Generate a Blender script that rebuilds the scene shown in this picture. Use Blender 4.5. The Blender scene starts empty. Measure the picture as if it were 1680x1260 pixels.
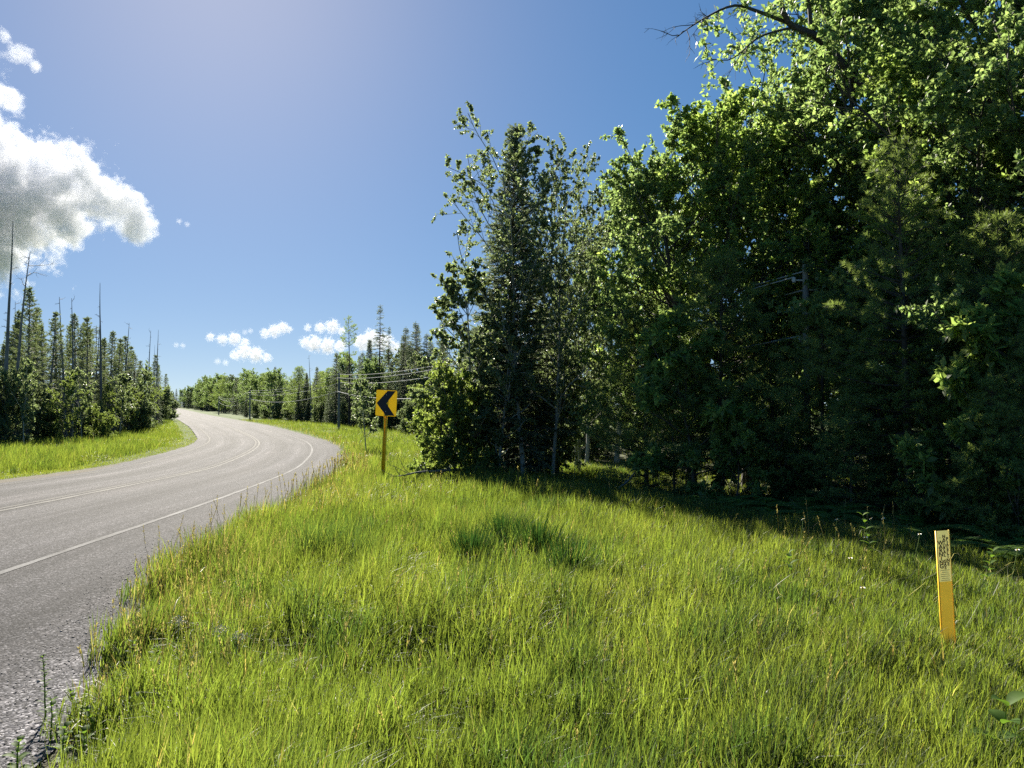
import bpy, math, random
import numpy as np
from mathutils import Vector, Matrix
R = math.radians
SC = bpy.context.scene
COL = SC.collection

# ------------------------------------------------------------------ camera
PITCH = math.atan(38.0 / 1260.0)
CAM_H = 1.6
cam_d = bpy.data.cameras.new('camera'); cam_d.sensor_width = 36.0; cam_d.lens = 27.0
cam_d.clip_start = 0.05; cam_d.clip_end = 20000
cam = bpy.data.objects.new('camera', cam_d); COL.objects.link(cam)
cam.location = (0, 0, CAM_H); cam.rotation_euler = (R(90) + PITCH, 0, 0)
SC.camera = cam

# ------------------------------------------------------------------ sky, sun, exposure
SKY_O, SKY_K, SKY_G, SKY_S, SKY_V, SKY_H = .05, 1.0, .53, 1.86, .81, .504
SUN_AZ, SUN_EL = R(-21.5), R(34)          # azimuth from +Y towards +X
world = bpy.data.worlds.new('World'); SC.world = world; world.use_nodes = True
nt = world.node_tree; nt.nodes.clear()
sky = nt.nodes.new('ShaderNodeTexSky'); sky.sky_type = 'NISHITA'; sky.sun_disc = False
sky.sun_elevation = SUN_EL; sky.sun_rotation = SUN_AZ
sky.altitude = 200; sky.air_density = 0.75; sky.dust_density = 0.22; sky.ozone_density = 2.0
bg = nt.nodes.new('ShaderNodeBackground'); bg.inputs['Strength'].default_value = 0.085
wo = nt.nodes.new('ShaderNodeOutputWorld')
tcw = nt.nodes.new('ShaderNodeTexCoord'); off_ = nt.nodes.new('ShaderNodeVectorMath'); off_.operation = 'MULTIPLY_ADD'
off_.inputs[1].default_value = (1, 1, SKY_K); off_.inputs[2].default_value = (0, 0, SKY_O)      # thinner air near the horizon
nrm = nt.nodes.new('ShaderNodeVectorMath'); nrm.operation = 'NORMALIZE'
gm = nt.nodes.new('ShaderNodeGamma'); gm.inputs['Gamma'].default_value = SKY_G
hs = nt.nodes.new('ShaderNodeHueSaturation'); hs.inputs['Saturation'].default_value = SKY_S; hs.inputs['Value'].default_value = SKY_V; hs.inputs['Hue'].default_value = SKY_H
for a_, b_ in ((tcw.outputs['Generated'], off_.inputs[0]), (off_.outputs[0], nrm.inputs[0]), (nrm.outputs[0], sky.inputs['Vector'] if 'Vector' in sky.inputs else sky.inputs[0]), (sky.outputs[0], gm.inputs[0]), (gm.outputs[0], hs.inputs['Color']), (hs.outputs[0], bg.inputs[0])): nt.links.new(a_, b_)
nt.links.new(bg.outputs[0], wo.inputs[0])
sun_d = bpy.data.lights.new('sun', 'SUN'); sun_d.energy = 4.8; sun_d.angle = R(0.5); sun_d.color = (1.0, 0.93, 0.80)
sun = bpy.data.objects.new('sun', sun_d); COL.objects.link(sun)
sdir = Vector((math.sin(SUN_AZ) * math.cos(SUN_EL), math.cos(SUN_AZ) * math.cos(SUN_EL), math.sin(SUN_EL)))
sun.rotation_euler = sdir.to_track_quat('Z', 'Y').to_euler(); sun.location = sdir * 200
SC.view_settings.view_transform = 'Standard'; SC.view_settings.look = 'None'
SC.view_settings.exposure = 1.85; SC.view_settings.gamma = 1.0; SC.view_settings.use_curve_mapping = False
SC.render.engine = 'CYCLES'
cy = SC.cycles
cy.max_bounces = 8; cy.diffuse_bounces = 7; cy.glossy_bounces = 2; cy.transmission_bounces = 4; cy.volume_bounces = 8
cy.sample_clamp_indirect = 0.6; cy.caustics_reflective = False; cy.caustics_refractive = False
cy.use_denoising = False; cy.denoiser = 'OPENIMAGEDENOISE'; cy.denoising_input_passes = 'RGB_ALBEDO_NORMAL'; cy.denoising_prefilter = 'ACCURATE'
cy.volume_step_rate = 0.6; cy.volume_max_steps = 256

# ------------------------------------------------------------------ helpers
def at(px, py, D):
    """Point at distance D (along +Y) on the sight line of a photo pixel: used to measure the place."""
    u = (px - 840) / 1260.0; v = (630 - py) / 1260.0
    dy = math.cos(PITCH) - v * math.sin(PITCH); dz = math.sin(PITCH) + v * math.cos(PITCH)
    return Vector((u / dy * D, D, CAM_H + dz / dy * D))

def tag(o, label, cat, group=None, kind=None):
    if label: o['label'] = label
    if cat: o['category'] = cat
    if group: o['group'] = group
    if kind: o['kind'] = kind
    return o

def mesh_np(name, V, groups, mats=(), smooth=False):
    """groups: list of (int array (n,k), material index)"""
    me = bpy.data.meshes.new(name)
    V = np.asarray(V, np.float32).reshape(-1, 3)
    groups = [(np.asarray(F, np.int32), mi) for F, mi in groups if len(F)]
    me.vertices.add(len(V)); me.vertices.foreach_set('co', V.ravel())
    nl = sum(F.size for F, _ in groups); nf = sum(len(F) for F, _ in groups)
    me.loops.add(nl); me.polygons.add(nf)
    li = np.concatenate([F.ravel() for F, _ in groups])
    tot = np.concatenate([np.full(len(F), F.shape[1], np.int32) for F, _ in groups])
    st = np.concatenate([[0], np.cumsum(tot)[:-1]]).astype(np.int32)
    me.loops.foreach_set('vertex_index', li.astype(np.int32))
    me.polygons.foreach_set('loop_start', st)
    me.polygons.foreach_set('material_index', np.concatenate([np.full(len(F), mi, np.int32) for F, mi in groups]))
    if smooth: me.polygons.foreach_set('use_smooth', np.ones(nf, bool))
    for m in mats: me.materials.append(m)
    me.update(calc_edges=True); me.validate()
    return me

def link(name, me, parent=None, loc=None):
    o = bpy.data.objects.new(name, me); COL.objects.link(o)
    if parent is not None: o.parent = parent
    if loc is not None: o.location = loc
    return o

def empty(name, loc=(0, 0, 0)):
    o = bpy.data.objects.new(name, None); COL.objects.link(o); o.location = loc
    o.empty_display_size = 0.3
    return o

def norm(a): return a / np.maximum(np.linalg.norm(a, axis=-1, keepdims=True), 1e-9)

class MB:
    """collects tubes, boxes and leaf kites for one mesh"""
    def __init__(s): s.V = []; s.Q = {}; s.n = 0
    def add(s, V, F, mi=0):
        F = np.asarray(F, np.int32) + s.n
        s.Q.setdefault((F.shape[1], mi), []).append(F)
        V = np.asarray(V, np.float32); s.V.append(V); s.n += len(V)
    def tube(s, pts, rad, k=5, mi=0, cap=False):
        pts = np.asarray(pts, float); n = len(pts)
        rad = np.broadcast_to(np.asarray(rad, float), (n,)) if np.ndim(rad) else np.full(n, rad)
        T = np.gradient(pts, axis=0); T = norm(T)
        up = np.array([0, 0, 1.0]) if abs(T[0, 2]) < 0.9 else np.array([1.0, 0, 0])
        A = norm(np.cross(T, up)); B = np.cross(T, A)
        a = np.arange(k) * 2 * math.pi / k
        V = pts[:, None] + rad[:, None, None] * (np.cos(a)[None, :, None] * A[:, None] + np.sin(a)[None, :, None] * B[:, None])
        i = np.arange(n - 1)[:, None] * k; j = np.arange(k)[None]; j2 = (j + 1) % k
        F = np.stack([i + j, i + j2, i + k + j2, i + k + j], -1).reshape(-1, 4)
        s.add(V.reshape(-1, 3), F, mi)
        if cap:
            c = np.concatenate([V[-1], pts[-1:]]); s.add(c, [(q, (q + 1) % k, k) for q in range(k)], mi)
            c = np.concatenate([V[0], pts[:1]]); s.add(c, [((q + 1) % k, q, k) for q in range(k)], mi)
    def kites(s, P, D, N, L, W, fold=0.15, mi=0, wide=0.5):
        P = np.asarray(P, float); n = len(P)
        if n == 0: return
        D = norm(np.asarray(D, float)); S = norm(np.cross(D, N)); N2 = np.cross(S, D)
        L = np.broadcast_to(L, (n,))[:, None]; W = np.broadcast_to(W, (n,))[:, None]
        mid = P + D * L * wide
        V = np.stack([P, mid + S * W * .5 + N2 * W * fold, P + D * L, mid - S * W * .5 + N2 * W * fold], 1)
        i = np.arange(n)[:, None] * 4
        F = np.stack([i + [[0, 1, 2]], i + [[0, 2, 3]]], 1).reshape(-1, 3)
        s.add(V.reshape(-1, 3), F, mi)
    def box(s, c, d, rot=None, mi=0):
        V = np.array([(x, y, z) for x in (-.5, .5) for y in (-.5, .5) for z in (-.5, .5)]) * np.asarray(d)
        if rot is not None: V = V @ np.array(rot.to_3x3()).T
        F = [(0, 1, 3, 2), (4, 6, 7, 5), (0, 4, 5, 1), (2, 3, 7, 6), (0, 2, 6, 4), (1, 5, 7, 3)]
        s.add(V + np.asarray(c), F, mi)
    def mesh(s, name, mats, smooth=False):
        return mesh_np(name, np.concatenate(s.V) if s.V else np.zeros((0, 3)), [(np.concatenate(f), mi) for (k, mi), f in s.Q.items()], mats, smooth)

# ------------------------------------------------------------------ materials
def new_mat(name):
    m = bpy.data.materials.new(name); m.use_nodes = True; t = m.node_tree; t.nodes.clear()
    out = t.nodes.new('ShaderNodeOutputMaterial')
    return m, t, out
def N(t, typ, **kw):
    n = t.nodes.new(typ)
    for k, v in kw.items():
        if k.startswith('i_'):
            key = k[2:]; n.inputs[int(key) if key.isdigit() else key.replace('_', ' ')].default_value = v
        else: setattr(n, k, v)
    return n
def ramp(t, src, stops):
    r = t.nodes.new('ShaderNodeValToRGB'); e = r.color_ramp.elements
    while len(e) < len(stops): e.new(0.5)
    for q, (p, c) in zip(e, stops): q.position = p; q.color = (*c, 1) if len(c) == 3 else c
    t.links.new(src, r.inputs[0]); return r.outputs[0]

def leaf_mat(name, cols, trans, tw=0.45, rough=0.5, spec=0.35):
    m, t, out = new_mat(name); L = t.links.new
    g = N(t, 'ShaderNodeNewGeometry')
    c = ramp(t, g.outputs['Random Per Island'], [(i / (len(cols) - 1), c) for i, c in enumerate(cols)])
    p = N(t, 'ShaderNodeBsdfPrincipled'); p.inputs['Roughness'].default_value = rough
    p.inputs['Specular IOR Level'].default_value = spec
    L(c, p.inputs['Base Color'])
    mixc = N(t, 'ShaderNodeMix', data_type='RGBA', blend_type='MULTIPLY'); mixc.inputs[0].default_value = 1
    L(c, mixc.inputs[6]); mixc.inputs[7].default_value = (*trans, 1)
    tr = N(t, 'ShaderNodeBsdfTranslucent'); L(mixc.outputs[2], tr.inputs[0])
    mx = N(t, 'ShaderNodeMixShader'); mx.inputs[0].default_value = tw
    L(p.outputs[0], mx.inputs[1]); L(tr.outputs[0], mx.inputs[2]); L(mx.outputs[0], out.inputs[0])
    return m

def bark_mat(name, c1, c2, scale=14):
    m, t, out = new_mat(name); L = t.links.new
    tc = N(t, 'ShaderNodeTexCoord'); mp = N(t, 'ShaderNodeMapping'); mp.inputs['Scale'].default_value = (scale, scale, scale * .2)
    L(tc.outputs['Object'], mp.inputs[0])
    n = N(t, 'ShaderNodeTexNoise'); n.inputs['Scale'].default_value = 1.5; n.inputs['Detail'].default_value = 5
    L(mp.outputs[0], n.inputs['Vector'])
    c = ramp(t, n.outputs[0], [(0.3, c1), (0.7, c2)])
    p = N(t, 'ShaderNodeBsdfPrincipled'); p.inputs['Roughness'].default_value = .85; L(c, p.inputs['Base Color'])
    b = N(t, 'ShaderNodeBump'); b.inputs['Strength'].default_value = .6; b.inputs['Distance'].default_value = .02
    L(n.outputs[0], b.inputs['Height']); L(b.outputs[0], p.inputs['Normal']); L(p.outputs[0], out.inputs[0])
    return m

def plain_mat(name, c, rough=.5, spec=.5, var=0.12, scale=20, metal=0.0, thin=0.0):
    m, t, out = new_mat(name); L = t.links.new
    tc = N(t, 'ShaderNodeTexCoord'); n = N(t, 'ShaderNodeTexNoise'); n.inputs['Scale'].default_value = scale; n.inputs['Detail'].default_value = 6
    L(tc.outputs['Object'], n.inputs['Vector'])
    a = tuple(x * (1 - var) for x in c); b2 = tuple(min(1, x * (1 + var)) for x in c)
    cc = ramp(t, n.outputs[0], [(.35, a), (.65, b2)])
    p = N(t, 'ShaderNodeBsdfPrincipled'); p.inputs['Roughness'].default_value = rough; p.inputs['Metallic'].default_value = metal
    p.inputs['Specular IOR Level'].default_value = spec
    L(cc, p.inputs['Base Color'])
    if thin:    # translucent share that lets some sun through from behind
        tr = N(t, 'ShaderNodeBsdfTranslucent'); L(cc, tr.inputs[0]); mx = N(t, 'ShaderNodeMixShader'); mx.inputs[0].default_value = thin
        L(p.outputs[0], mx.inputs[1]); L(tr.outputs[0], mx.inputs[2]); L(mx.outputs[0], out.inputs[0])
    else: L(p.outputs[0], out.inputs[0])
    return m

M = {}
M['oak'] = leaf_mat('oak_leaves', [(.09, .13, .058), (.12, .165, .072), (.165, .205, .09)], (2.4, 2.5, 1.6), 0.56, 0.45, 0.4)
M['oak_light'] = leaf_mat('young_oak_leaves', [(.10, .145, .052), (.14, .19, .066), (.20, .24, .085)], (2.4, 2.5, 1.5), 0.58, 0.5, 0.3)
M['aspen'] = leaf_mat('aspen_leaves', [(.085, .115, .06), (.115, .15, .078), (.155, .19, .10)], (2.2, 2.2, 1.5), 0.48, 0.45, 0.25)
M['shrub'] = leaf_mat('shrub_leaves', [(.085, .125, .045), (.115, .16, .056), (.155, .20, .07)], (2.3, 2.2, 1.2), 0.54, 0.5, 0.2)
M['alder'] = leaf_mat('alder_leaves', [(.09, .12, .062), (.115, .15, .076), (.15, .185, .095)], (2.2, 2.2, 1.6), 0.54, 0.5, 0.2)
M['pine'] = leaf_mat('pine_needles', [(.105, .15, .055), (.14, .19, .066), (.18, .23, .08)], (2.0, 2.0, 1.2), 0.44, 0.5, 0.3)
M['spruce'] = leaf_mat('spruce_needles', [(.08, .105, .072), (.105, .135, .088), (.135, .165, .105)], (1.8, 1.8, 1.4), 0.38, 0.55, 0.25)
M['tamarack'] = leaf_mat('tamarack_needles', [(.10, .125, .07), (.13, .155, .085), (.16, .19, .10)], (1.5, 1.6, 1.0), 0.45, 0.55, 0.2)
M['fern'] = leaf_mat('fern_fronds', [(.075, .135, .04), (.10, .165, .045), (.13, .20, .05)], (1.8, 1.9, .8), 0.45, 0.45, 0.35)
M['weed'] = leaf_mat('weed_leaves', [(.05, .095, .022), (.068, .12, .026), (.085, .14, .032)], (1.9, 1.9, .8), 0.5, 0.6, 0.1)
M['bark'] = bark_mat('oak_bark', (.035, .03, .026), (.10, .085, .07))
M['pbark'] = bark_mat('pine_bark', (.030, .024, .020), (.085, .065, .052))
M['abark'] = bark_mat('aspen_bark', (.20, .20, .17), (.34, .34, .29), 8)
M['dead'] = bark_mat('dead_grey_wood', (.10, .095, .09), (.22, .21, .20), 8)

# ------------------------------------------------------------------ terrain and road line
_ys = np.linspace(-80, 4200, 42801)
_z = np.interp(_ys, [-80, 10, 17, 28, 50, 58, 86, 172, 540, 700, 1000, 4200], [0, 0, -.18, -.56, -.69, -.73, -.45, -.3, -.1, .9, 2.6, 2.6])
_k = 61; _z = np.convolve(np.pad(_z, _k // 2, mode='edge'), np.ones(_k) / _k, 'valid')
def zr(y): return np.interp(y, _ys, _z)
_sl = np.interp(_ys, [-80, 0, 8, 14, 23, 35, 50, 63, 90, 160, 195, 560, 820, 4200], [-.15, .0, .04, .12, .18, .22, .33, .44, .463, .463, .4425, .4425, .7, .7])
_k2 = 41; _sl = np.convolve(np.pad(_sl, _k2 // 2, mode='edge'), np.ones(_k2) / _k2, 'valid')
_xr = -np.cumsum(_sl) * (_ys[1] - _ys[0]); _xr += -4.93 - np.interp(7.4, _ys, _xr)      # right white line
def xline(y): return np.interp(y, _ys, _xr)
def slope(y): return np.interp(y, _ys, _sl)
def off(x, y): return (x - xline(y)) / np.sqrt(1 + slope(y) ** 2)     # metres right of the right white line
LANE = 3.05
LEFT_EDGE = -2 * LANE - 0.85
def right_edge(y): return 1.42 + 1.25 * np.clip((7.6 - y) / 4.0, 0, 1.3)
def wob(x, y):
    return (.05 * np.sin(x * .9 + 1.3 * np.sin(y * .5)) + .04 * np.sin(y * .8 + 2 + x * .4) + .025 * np.sin(x * 2.3 + y * 1.7))
def gz(x, y):
    o = off(x, y)
    inside = 1 - np.clip((LEFT_EDGE + .7 - o) / .5, 0, 1) - np.clip((o - right_edge(y) + .7) / .5, 0, 1)
    d = np.where(o > 0, o - right_edge(y), LEFT_EDGE - o)
    w = np.clip((d - .2) / 2.0, 0, 1)
    return zr(y) - .07 + .058 * (1 - np.clip(inside, 0, 1)) + w * (wob(x, y) - .03)
def ground_at(x, y): return float(gz(np.array([x], float), np.array([y], float))[0])

def vnoise(x, y, s, seed=0):
    """smooth value noise 0..1"""
    r = np.random.default_rng(seed).random((256, 256))
    x = x / s; y = y / s; xi = np.floor(x).astype(int); yi = np.floor(y).astype(int)
    fx = x - xi; fy = y - yi; fx = fx * fx * (3 - 2 * fx); fy = fy * fy * (3 - 2 * fy)
    g = lambda a, b: r[a % 256, b % 256]
    return (g(xi, yi) * (1 - fx) + g(xi + 1, yi) * fx) * (1 - fy) + (g(xi, yi + 1) * (1 - fx) + g(xi + 1, yi + 1) * fx) * fy

# ground sheet
def grow_axis(fine0, fine1, step, lim, rate=1.12):
    a = list(np.arange(fine0, fine1 + 1e-6, step)); s = step
    while a[-1] < lim: s = min(s * rate, 150); a.append(a[-1] + s)
    s = step
    while a[0] > -lim if fine0 < 0 else False: s = min(s * rate, 150); a.insert(0, a[0] - s)
    return np.array(a)
gx = grow_axis(-14, 14, .25, 4000)
gy = [-60]; 
while gy[-1] < 4100:
    y = gy[-1]; gy.append(y + (2 if y < -6 else .25 if y < 45 else 1.5 if y < 200 else 8 if y < 1000 else 120))
gy = np.array(gy)
GX, GY = np.meshgrid(gx, gy); GZ = gz(GX, GY)
nx, ny = len(gx), len(gy)
idx = np.arange(nx * ny).reshape(ny, nx)
F = np.stack([idx[:-1, :-1], idx[:-1, 1:], idx[1:, 1:], idx[1:, :-1]], -1).reshape(-1, 4)
def ground_mat():
    m, t, out = new_mat('grassy_soil'); L = t.links.new
    tc = N(t, 'ShaderNodeTexCoord')
    n1 = N(t, 'ShaderNodeTexNoise'); n1.inputs['Scale'].default_value = 1.1; n1.inputs['Detail'].default_value = 8
    n2 = N(t, 'ShaderNodeTexNoise'); n2.inputs['Scale'].default_value = 40; n2.inputs['Detail'].default_value = 6
    L(tc.outputs['Object'], n1.inputs['Vector']); L(tc.outputs['Object'], n2.inputs['Vector'])
    gr = ramp(t, n1.outputs[0], [(.3, (.038, .064, .014)), (.55, (.055, .086, .018)), (.75, (.075, .09, .028))])
    so = ramp(t, n2.outputs[0], [(.3, (.05, .043, .032)), (.55, (.095, .082, .062)), (.75, (.16, .14, .11))])
    at_ = N(t, 'ShaderNodeAttribute', attribute_name='bare')
    mx = N(t, 'ShaderNodeMix', data_type='RGBA'); L(at_.outputs['Fac'], mx.inputs[0]); L(gr, mx.inputs[6]); L(so, mx.inputs[7])
    p = N(t, 'ShaderNodeBsdfPrincipled'); p.inputs['Roughness'].default_value = .95; p.inputs['Specular IOR Level'].default_value = .15
    L(mx.outputs[2], p.inputs['Base Color'])
    b = N(t, 'ShaderNodeBump'); b.inputs['Strength'].default_value = .8; b.inputs['Distance'].default_value = .03
    L(n2.outputs[0], b.inputs['Height']); L(b.outputs[0], p.inputs['Normal']); L(p.outputs[0], out.inputs[0]); return m
me = mesh_np('ground', np.stack([GX, GY, GZ], -1).reshape(-1, 3), [(F, 0)], [ground_mat()], True)
O = off(GX, GY)
def wood_edge(y):
    """x where the right-hand wood begins"""
    return np.interp(y, [-10, 6, 10.5, 14, 16, 22, 30, 48, 69, 78, 105, 150, 300, 600], [12.0, 7.4, 5.6, 3.6, 2.6, 2.0, -1., -7.0, -10.5, -17, -30.5, -52, -119, -250])
bare = np.clip(1 - (O - right_edge(GY)) / .5, 0, 1) * (O > -3) + np.clip(1 - (LEFT_EDGE - O) / .25, 0, 1) * (O < -3)
bare *= (GY < 60)
bare = np.maximum(bare, np.clip((GX - wood_edge(GY) - 1) / 4.0, 0, .6) * (GY < 45))
a = me.attributes.new('bare', 'FLOAT', 'POINT'); a.data.foreach_set('value', bare.ravel().astype(np.float32))
ground = tag(link('ground', me), None, None, kind='structure')

# road
def road_mat():
    m, t, out = new_mat('chip_sealed_asphalt'); L = t.links.new
    tc = N(t, 'ShaderNodeTexCoord'); uv = N(t, 'ShaderNodeUVMap', uv_map='lane')
    sx = N(t, 'ShaderNodeSeparateXYZ'); L(uv.outputs[0], sx.inputs[0])
    v = N(t, 'ShaderNodeTexVoronoi'); v.inputs['Scale'].default_value = 75; L(tc.outputs['Object'], v.inputs['Vector'])
    vs = N(t, 'ShaderNodeSeparateColor'); L(v.outputs['Color'], vs.inputs[0])
    chips = ramp(t, vs.outputs[0], [(0, (.010, .010, .011)), (.45, (.029, .0285, .0315)), (.8, (.060, .0585, .062)), (1, (.15, .146, .152))])
    n = N(t, 'ShaderNodeTexNoise'); n.inputs['Scale'].default_value = .8; n.inputs['Detail'].default_value = 8; n.inputs['Roughness'].default_value = .65
    mp = N(t, 'ShaderNodeMapping'); mp.inputs['Scale'].default_value = (1.0, .12, 1); L(uv.outputs[0], mp.inputs[0]); L(mp.outputs[0], n.inputs['Vector'])
    mp2 = N(t, 'ShaderNodeMapping'); mp2.inputs['Scale'].default_value = (3.5, .05, 1); L(uv.outputs[0], mp2.inputs[0]); n_s = N(t, 'ShaderNodeTexNoise'); n_s.inputs['Scale'].default_value = 1.0; n_s.inputs['Detail'].default_value = 5; L(mp2.outputs[0], n_s.inputs['Vector'])
    streak = ramp(t, n_s.outputs[0], [(.3, (.72, .72, .73)), (.5, (.97, .97, .97)), (.68, (1.38, 1.36, 1.36))])
    patch = ramp(t, n.outputs[0], [(.28, (.55, .55, .58)), (.5, (.95, .95, .96)), (.72, (1.4, 1.33, 1.30))])
    # worn wheel tracks, from the lateral position in metres ; their gloss is painted in as paler colour
    cr = N(t, 'ShaderNodeMath', operation='MULTIPLY'); L(sx.outputs[0], cr.inputs[0]); cr.inputs[1].default_value = 2 * math.pi / 1.525
    sn = N(t, 'ShaderNodeMath', operation='COSINE'); L(cr.outputs[0], sn.inputs[0])
    tr = N(t, 'ShaderNodeMapRange'); L(sn.outputs[0], tr.inputs[0]); tr.inputs[1].default_value = -1; tr.inputs[2].default_value = 1; tr.inputs[3].default_value = 1.22; tr.inputs[4].default_value = .80
    sh_ = N(t, 'ShaderNodeMapRange'); L(sx.outputs[0], sh_.inputs[0]); sh_.inputs[1].default_value = 0; sh_.inputs[2].default_value = 3; 
    n3 = N(t, 'ShaderNodeTexNoise'); n3.inputs['Scale'].default_value = 2.2; n3.inputs['Detail'].default_value = 6; L(tc.outputs['Object'], n3.inputs['Vector'])
    n3b = N(t, 'ShaderNodeMath', operation='MULTIPLY_ADD'); L(n3.outputs[0], n3b.inputs[0]); n3b.inputs[1].default_value = .5; n3b.inputs[2].default_value = -.25
    n3c = N(t, 'ShaderNodeMath', operation='ADD'); L(sh_.outputs[0], n3c.inputs[0]); L(n3b.outputs[0], n3c.inputs[1])
    shc = ramp(t, n3c.outputs[0], [(.02, (1, 1, 1)), (.2, (.85, .85, .85)), (.40, (.74, .74, .74)), (.50, (1.1, 1.1, 1.1)), (.72, (1.65, 1.62, 1.56))])
    sh = N(t, 'ShaderNodeSeparateColor'); L(shc, sh.inputs[0])
    mul = N(t, 'ShaderNodeMath', operation='MULTIPLY'); L(tr.outputs[0], mul.inputs[0]); L(sh.outputs[0], mul.inputs[1])
    m1 = N(t, 'ShaderNodeMix', data_type='RGBA', blend_type='MULTIPLY'); m1.inputs[0].default_value = 1; m0 = N(t, 'ShaderNodeMix', data_type='RGBA', blend_type='MULTIPLY'); m0.inputs[0].default_value = 1; L(chips, m0.inputs[6]); L(streak, m0.inputs[7]); L(m0.outputs[2], m1.inputs[6]); L(patch, m1.inputs[7])
    m2 = N(t, 'ShaderNodeVectorMath', operation='SCALE'); L(m1.outputs[2], m2.inputs[0]); L(mul.outputs[0], m2.inputs['Scale'])
    p = N(t, 'ShaderNodeBsdfPrincipled'); p.inputs['Roughness'].default_value = .8; p.inputs['Specular IOR Level'].default_value = .05
    L(m2.outputs[0], p.inputs['Base Color'])
    b = N(t, 'ShaderNodeBump'); b.inputs['Strength'].default_value = .65; b.inputs['Distance'].default_value = .010; b.invert = True
    L(v.outputs['Distance'], b.inputs['Height']); L(b.outputs[0], p.inputs['Normal']); L(p.outputs[0], out.inputs[0]); return m
ry = [-40.0]
while ry[-1] < 1100: ry.append(ry[-1] + (.2 if ry[-1] < 15 else .5 if ry[-1] < 80 else 2 if ry[-1] < 250 else 10))
ry = np.array(ry)
def road_pts(y, o):
    s = slope(y); c = 1 / np.sqrt(1 + s * s)
    return xline(y) + o * c, y + o * s * c
def strip(name, offs, lift, mats, y=ry, rough_edge=0.0, seed=1):
    n = len(y); k = len(offs); V = np.zeros((n, k, 3)); UV = np.zeros((n, k, 2))
    rg = np.random.default_rng(seed)
    for j, o in enumerate(offs):
        o2 = (o(y) if callable(o) else np.full(n, o))
        if rough_edge and j in (0, k - 1): o2 = o2 + (vnoise(y, y * 0, .5, seed + j) - .5) * rough_edge + (vnoise(y, y * 0, .13, seed + j + 5) - .5) * rough_edge * .5
        px, py = road_pts(y, o2); V[:, j, 0] = px; V[:, j, 1] = py; V[:, j, 2] = zr(y) + lift
        UV[:, j, 0] = o2; UV[:, j, 1] = y
    ii = np.arange(n * k).reshape(n, k)
    F = np.stack([ii[:-1, :-1], ii[:-1, 1:], ii[1:, 1:], ii[1:, :-1]], -1).reshape(-1, 4)
    me = mesh_np(name, V.reshape(-1, 3), [(F, 0)], mats, True)
    u = me.uv_layers.new(name='lane'); u.data.foreach_set('uv', UV.reshape(-1, 2)[F.ravel()].ravel().astype(np.float32))
    return link(name, me)
road = strip('road', [LEFT_EDGE, -6.1, -5, -4, -3.05, -2, -1, 0, .5, 1.0, lambda y: right_edge(y)], 0.0, [road_mat()], rough_edge=.12)
tag(road, None, None, kind='structure')
def line_mat(name, c, wear):
    m, t, out = new_mat(name); L = t.links.new
    tc = N(t, 'ShaderNodeTexCoord')
    n = N(t, 'ShaderNodeTexNoise'); n.inputs['Scale'].default_value = 60; n.inputs['Detail'].default_value = 6; L(tc.outputs['Object'], n.inputs['Vector'])
    n2 = N(t, 'ShaderNodeTexNoise'); n2.inputs['Scale'].default_value = 1.2; n2.inputs['Detail'].default_value = 4; L(tc.outputs['Object'], n2.inputs['Vector'])
    ad = N(t, 'ShaderNodeMath', operation='ADD'); L(n.outputs[0], ad.inputs[0]); L(n2.outputs[0], ad.inputs[1])
    cc = ramp(t, ad.outputs[0], [(wear - .12, (.028, .0275, .029)), (wear + .14, c)])
    # the sum of the two noises is around 1; halve it for the ramp
    hf = N(t, 'ShaderNodeMath', operation='MULTIPLY'); hf.inputs[1].default_value = .5; L(ad.outputs[0], hf.inputs[0]); L(hf.outputs[0], cc.node.inputs[0])
    p = N(t, 'ShaderNodeBsdfPrincipled'); p.inputs['Roughness'].default_value = .85; p.inputs['Specular IOR Level'].default_value = .1; L(cc, p.inputs['Base Color'])
    L(p.outputs[0], out.inputs[0]); return m
wl = line_mat('worn_white_paint', (.135, .134, .136), .488)
yl = line_mat('worn_cream_paint', (.125, .12, .108), .49)
yl2 = line_mat('faded_yellow_paint', (.088, .083, .072), .495)
for nm, o0, w, mt in (('road_marking', -.045, .09, wl), ('road_marking', -2 * LANE - .045, .09, yl2), ('road_marking', -LANE + .05, .10, yl), ('road_marking', -LANE - .14, .09, yl2)):
    tag(strip(nm, [o0, o0 + w], .004, [mt], rough_edge=.02), None, None, kind='structure')

# ------------------------------------------------------------------ grass
def g_mat(name, tw=.5):
    m, t, out = new_mat(name); L = t.links.new
    a = N(t, 'ShaderNodeAttribute', attribute_name='tint')
    p = N(t, 'ShaderNodeBsdfPrincipled'); p.inputs['Roughness'].default_value = .5; p.inputs['Specular IOR Level'].default_value = .3
    L(a.outputs['Color'], p.inputs['Base Color'])
    mc = N(t, 'ShaderNodeMix', data_type='RGBA', blend_type='MULTIPLY'); mc.inputs[0].default_value = 1; L(a.outputs['Color'], mc.inputs[6]); mc.inputs[7].default_value = (1.9, 1.9, .95, 1)
    tr = N(t, 'ShaderNodeBsdfTranslucent'); L(mc.outputs[2], tr.inputs[0])
    mx = N(t, 'ShaderNodeMixShader'); mx.inputs[0].default_value = tw; L(p.outputs[0], mx.inputs[1]); L(tr.outputs[0], mx.inputs[2]); L(mx.outputs[0], out.inputs[0])
    return m
GM = g_mat('grass_blades')
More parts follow.
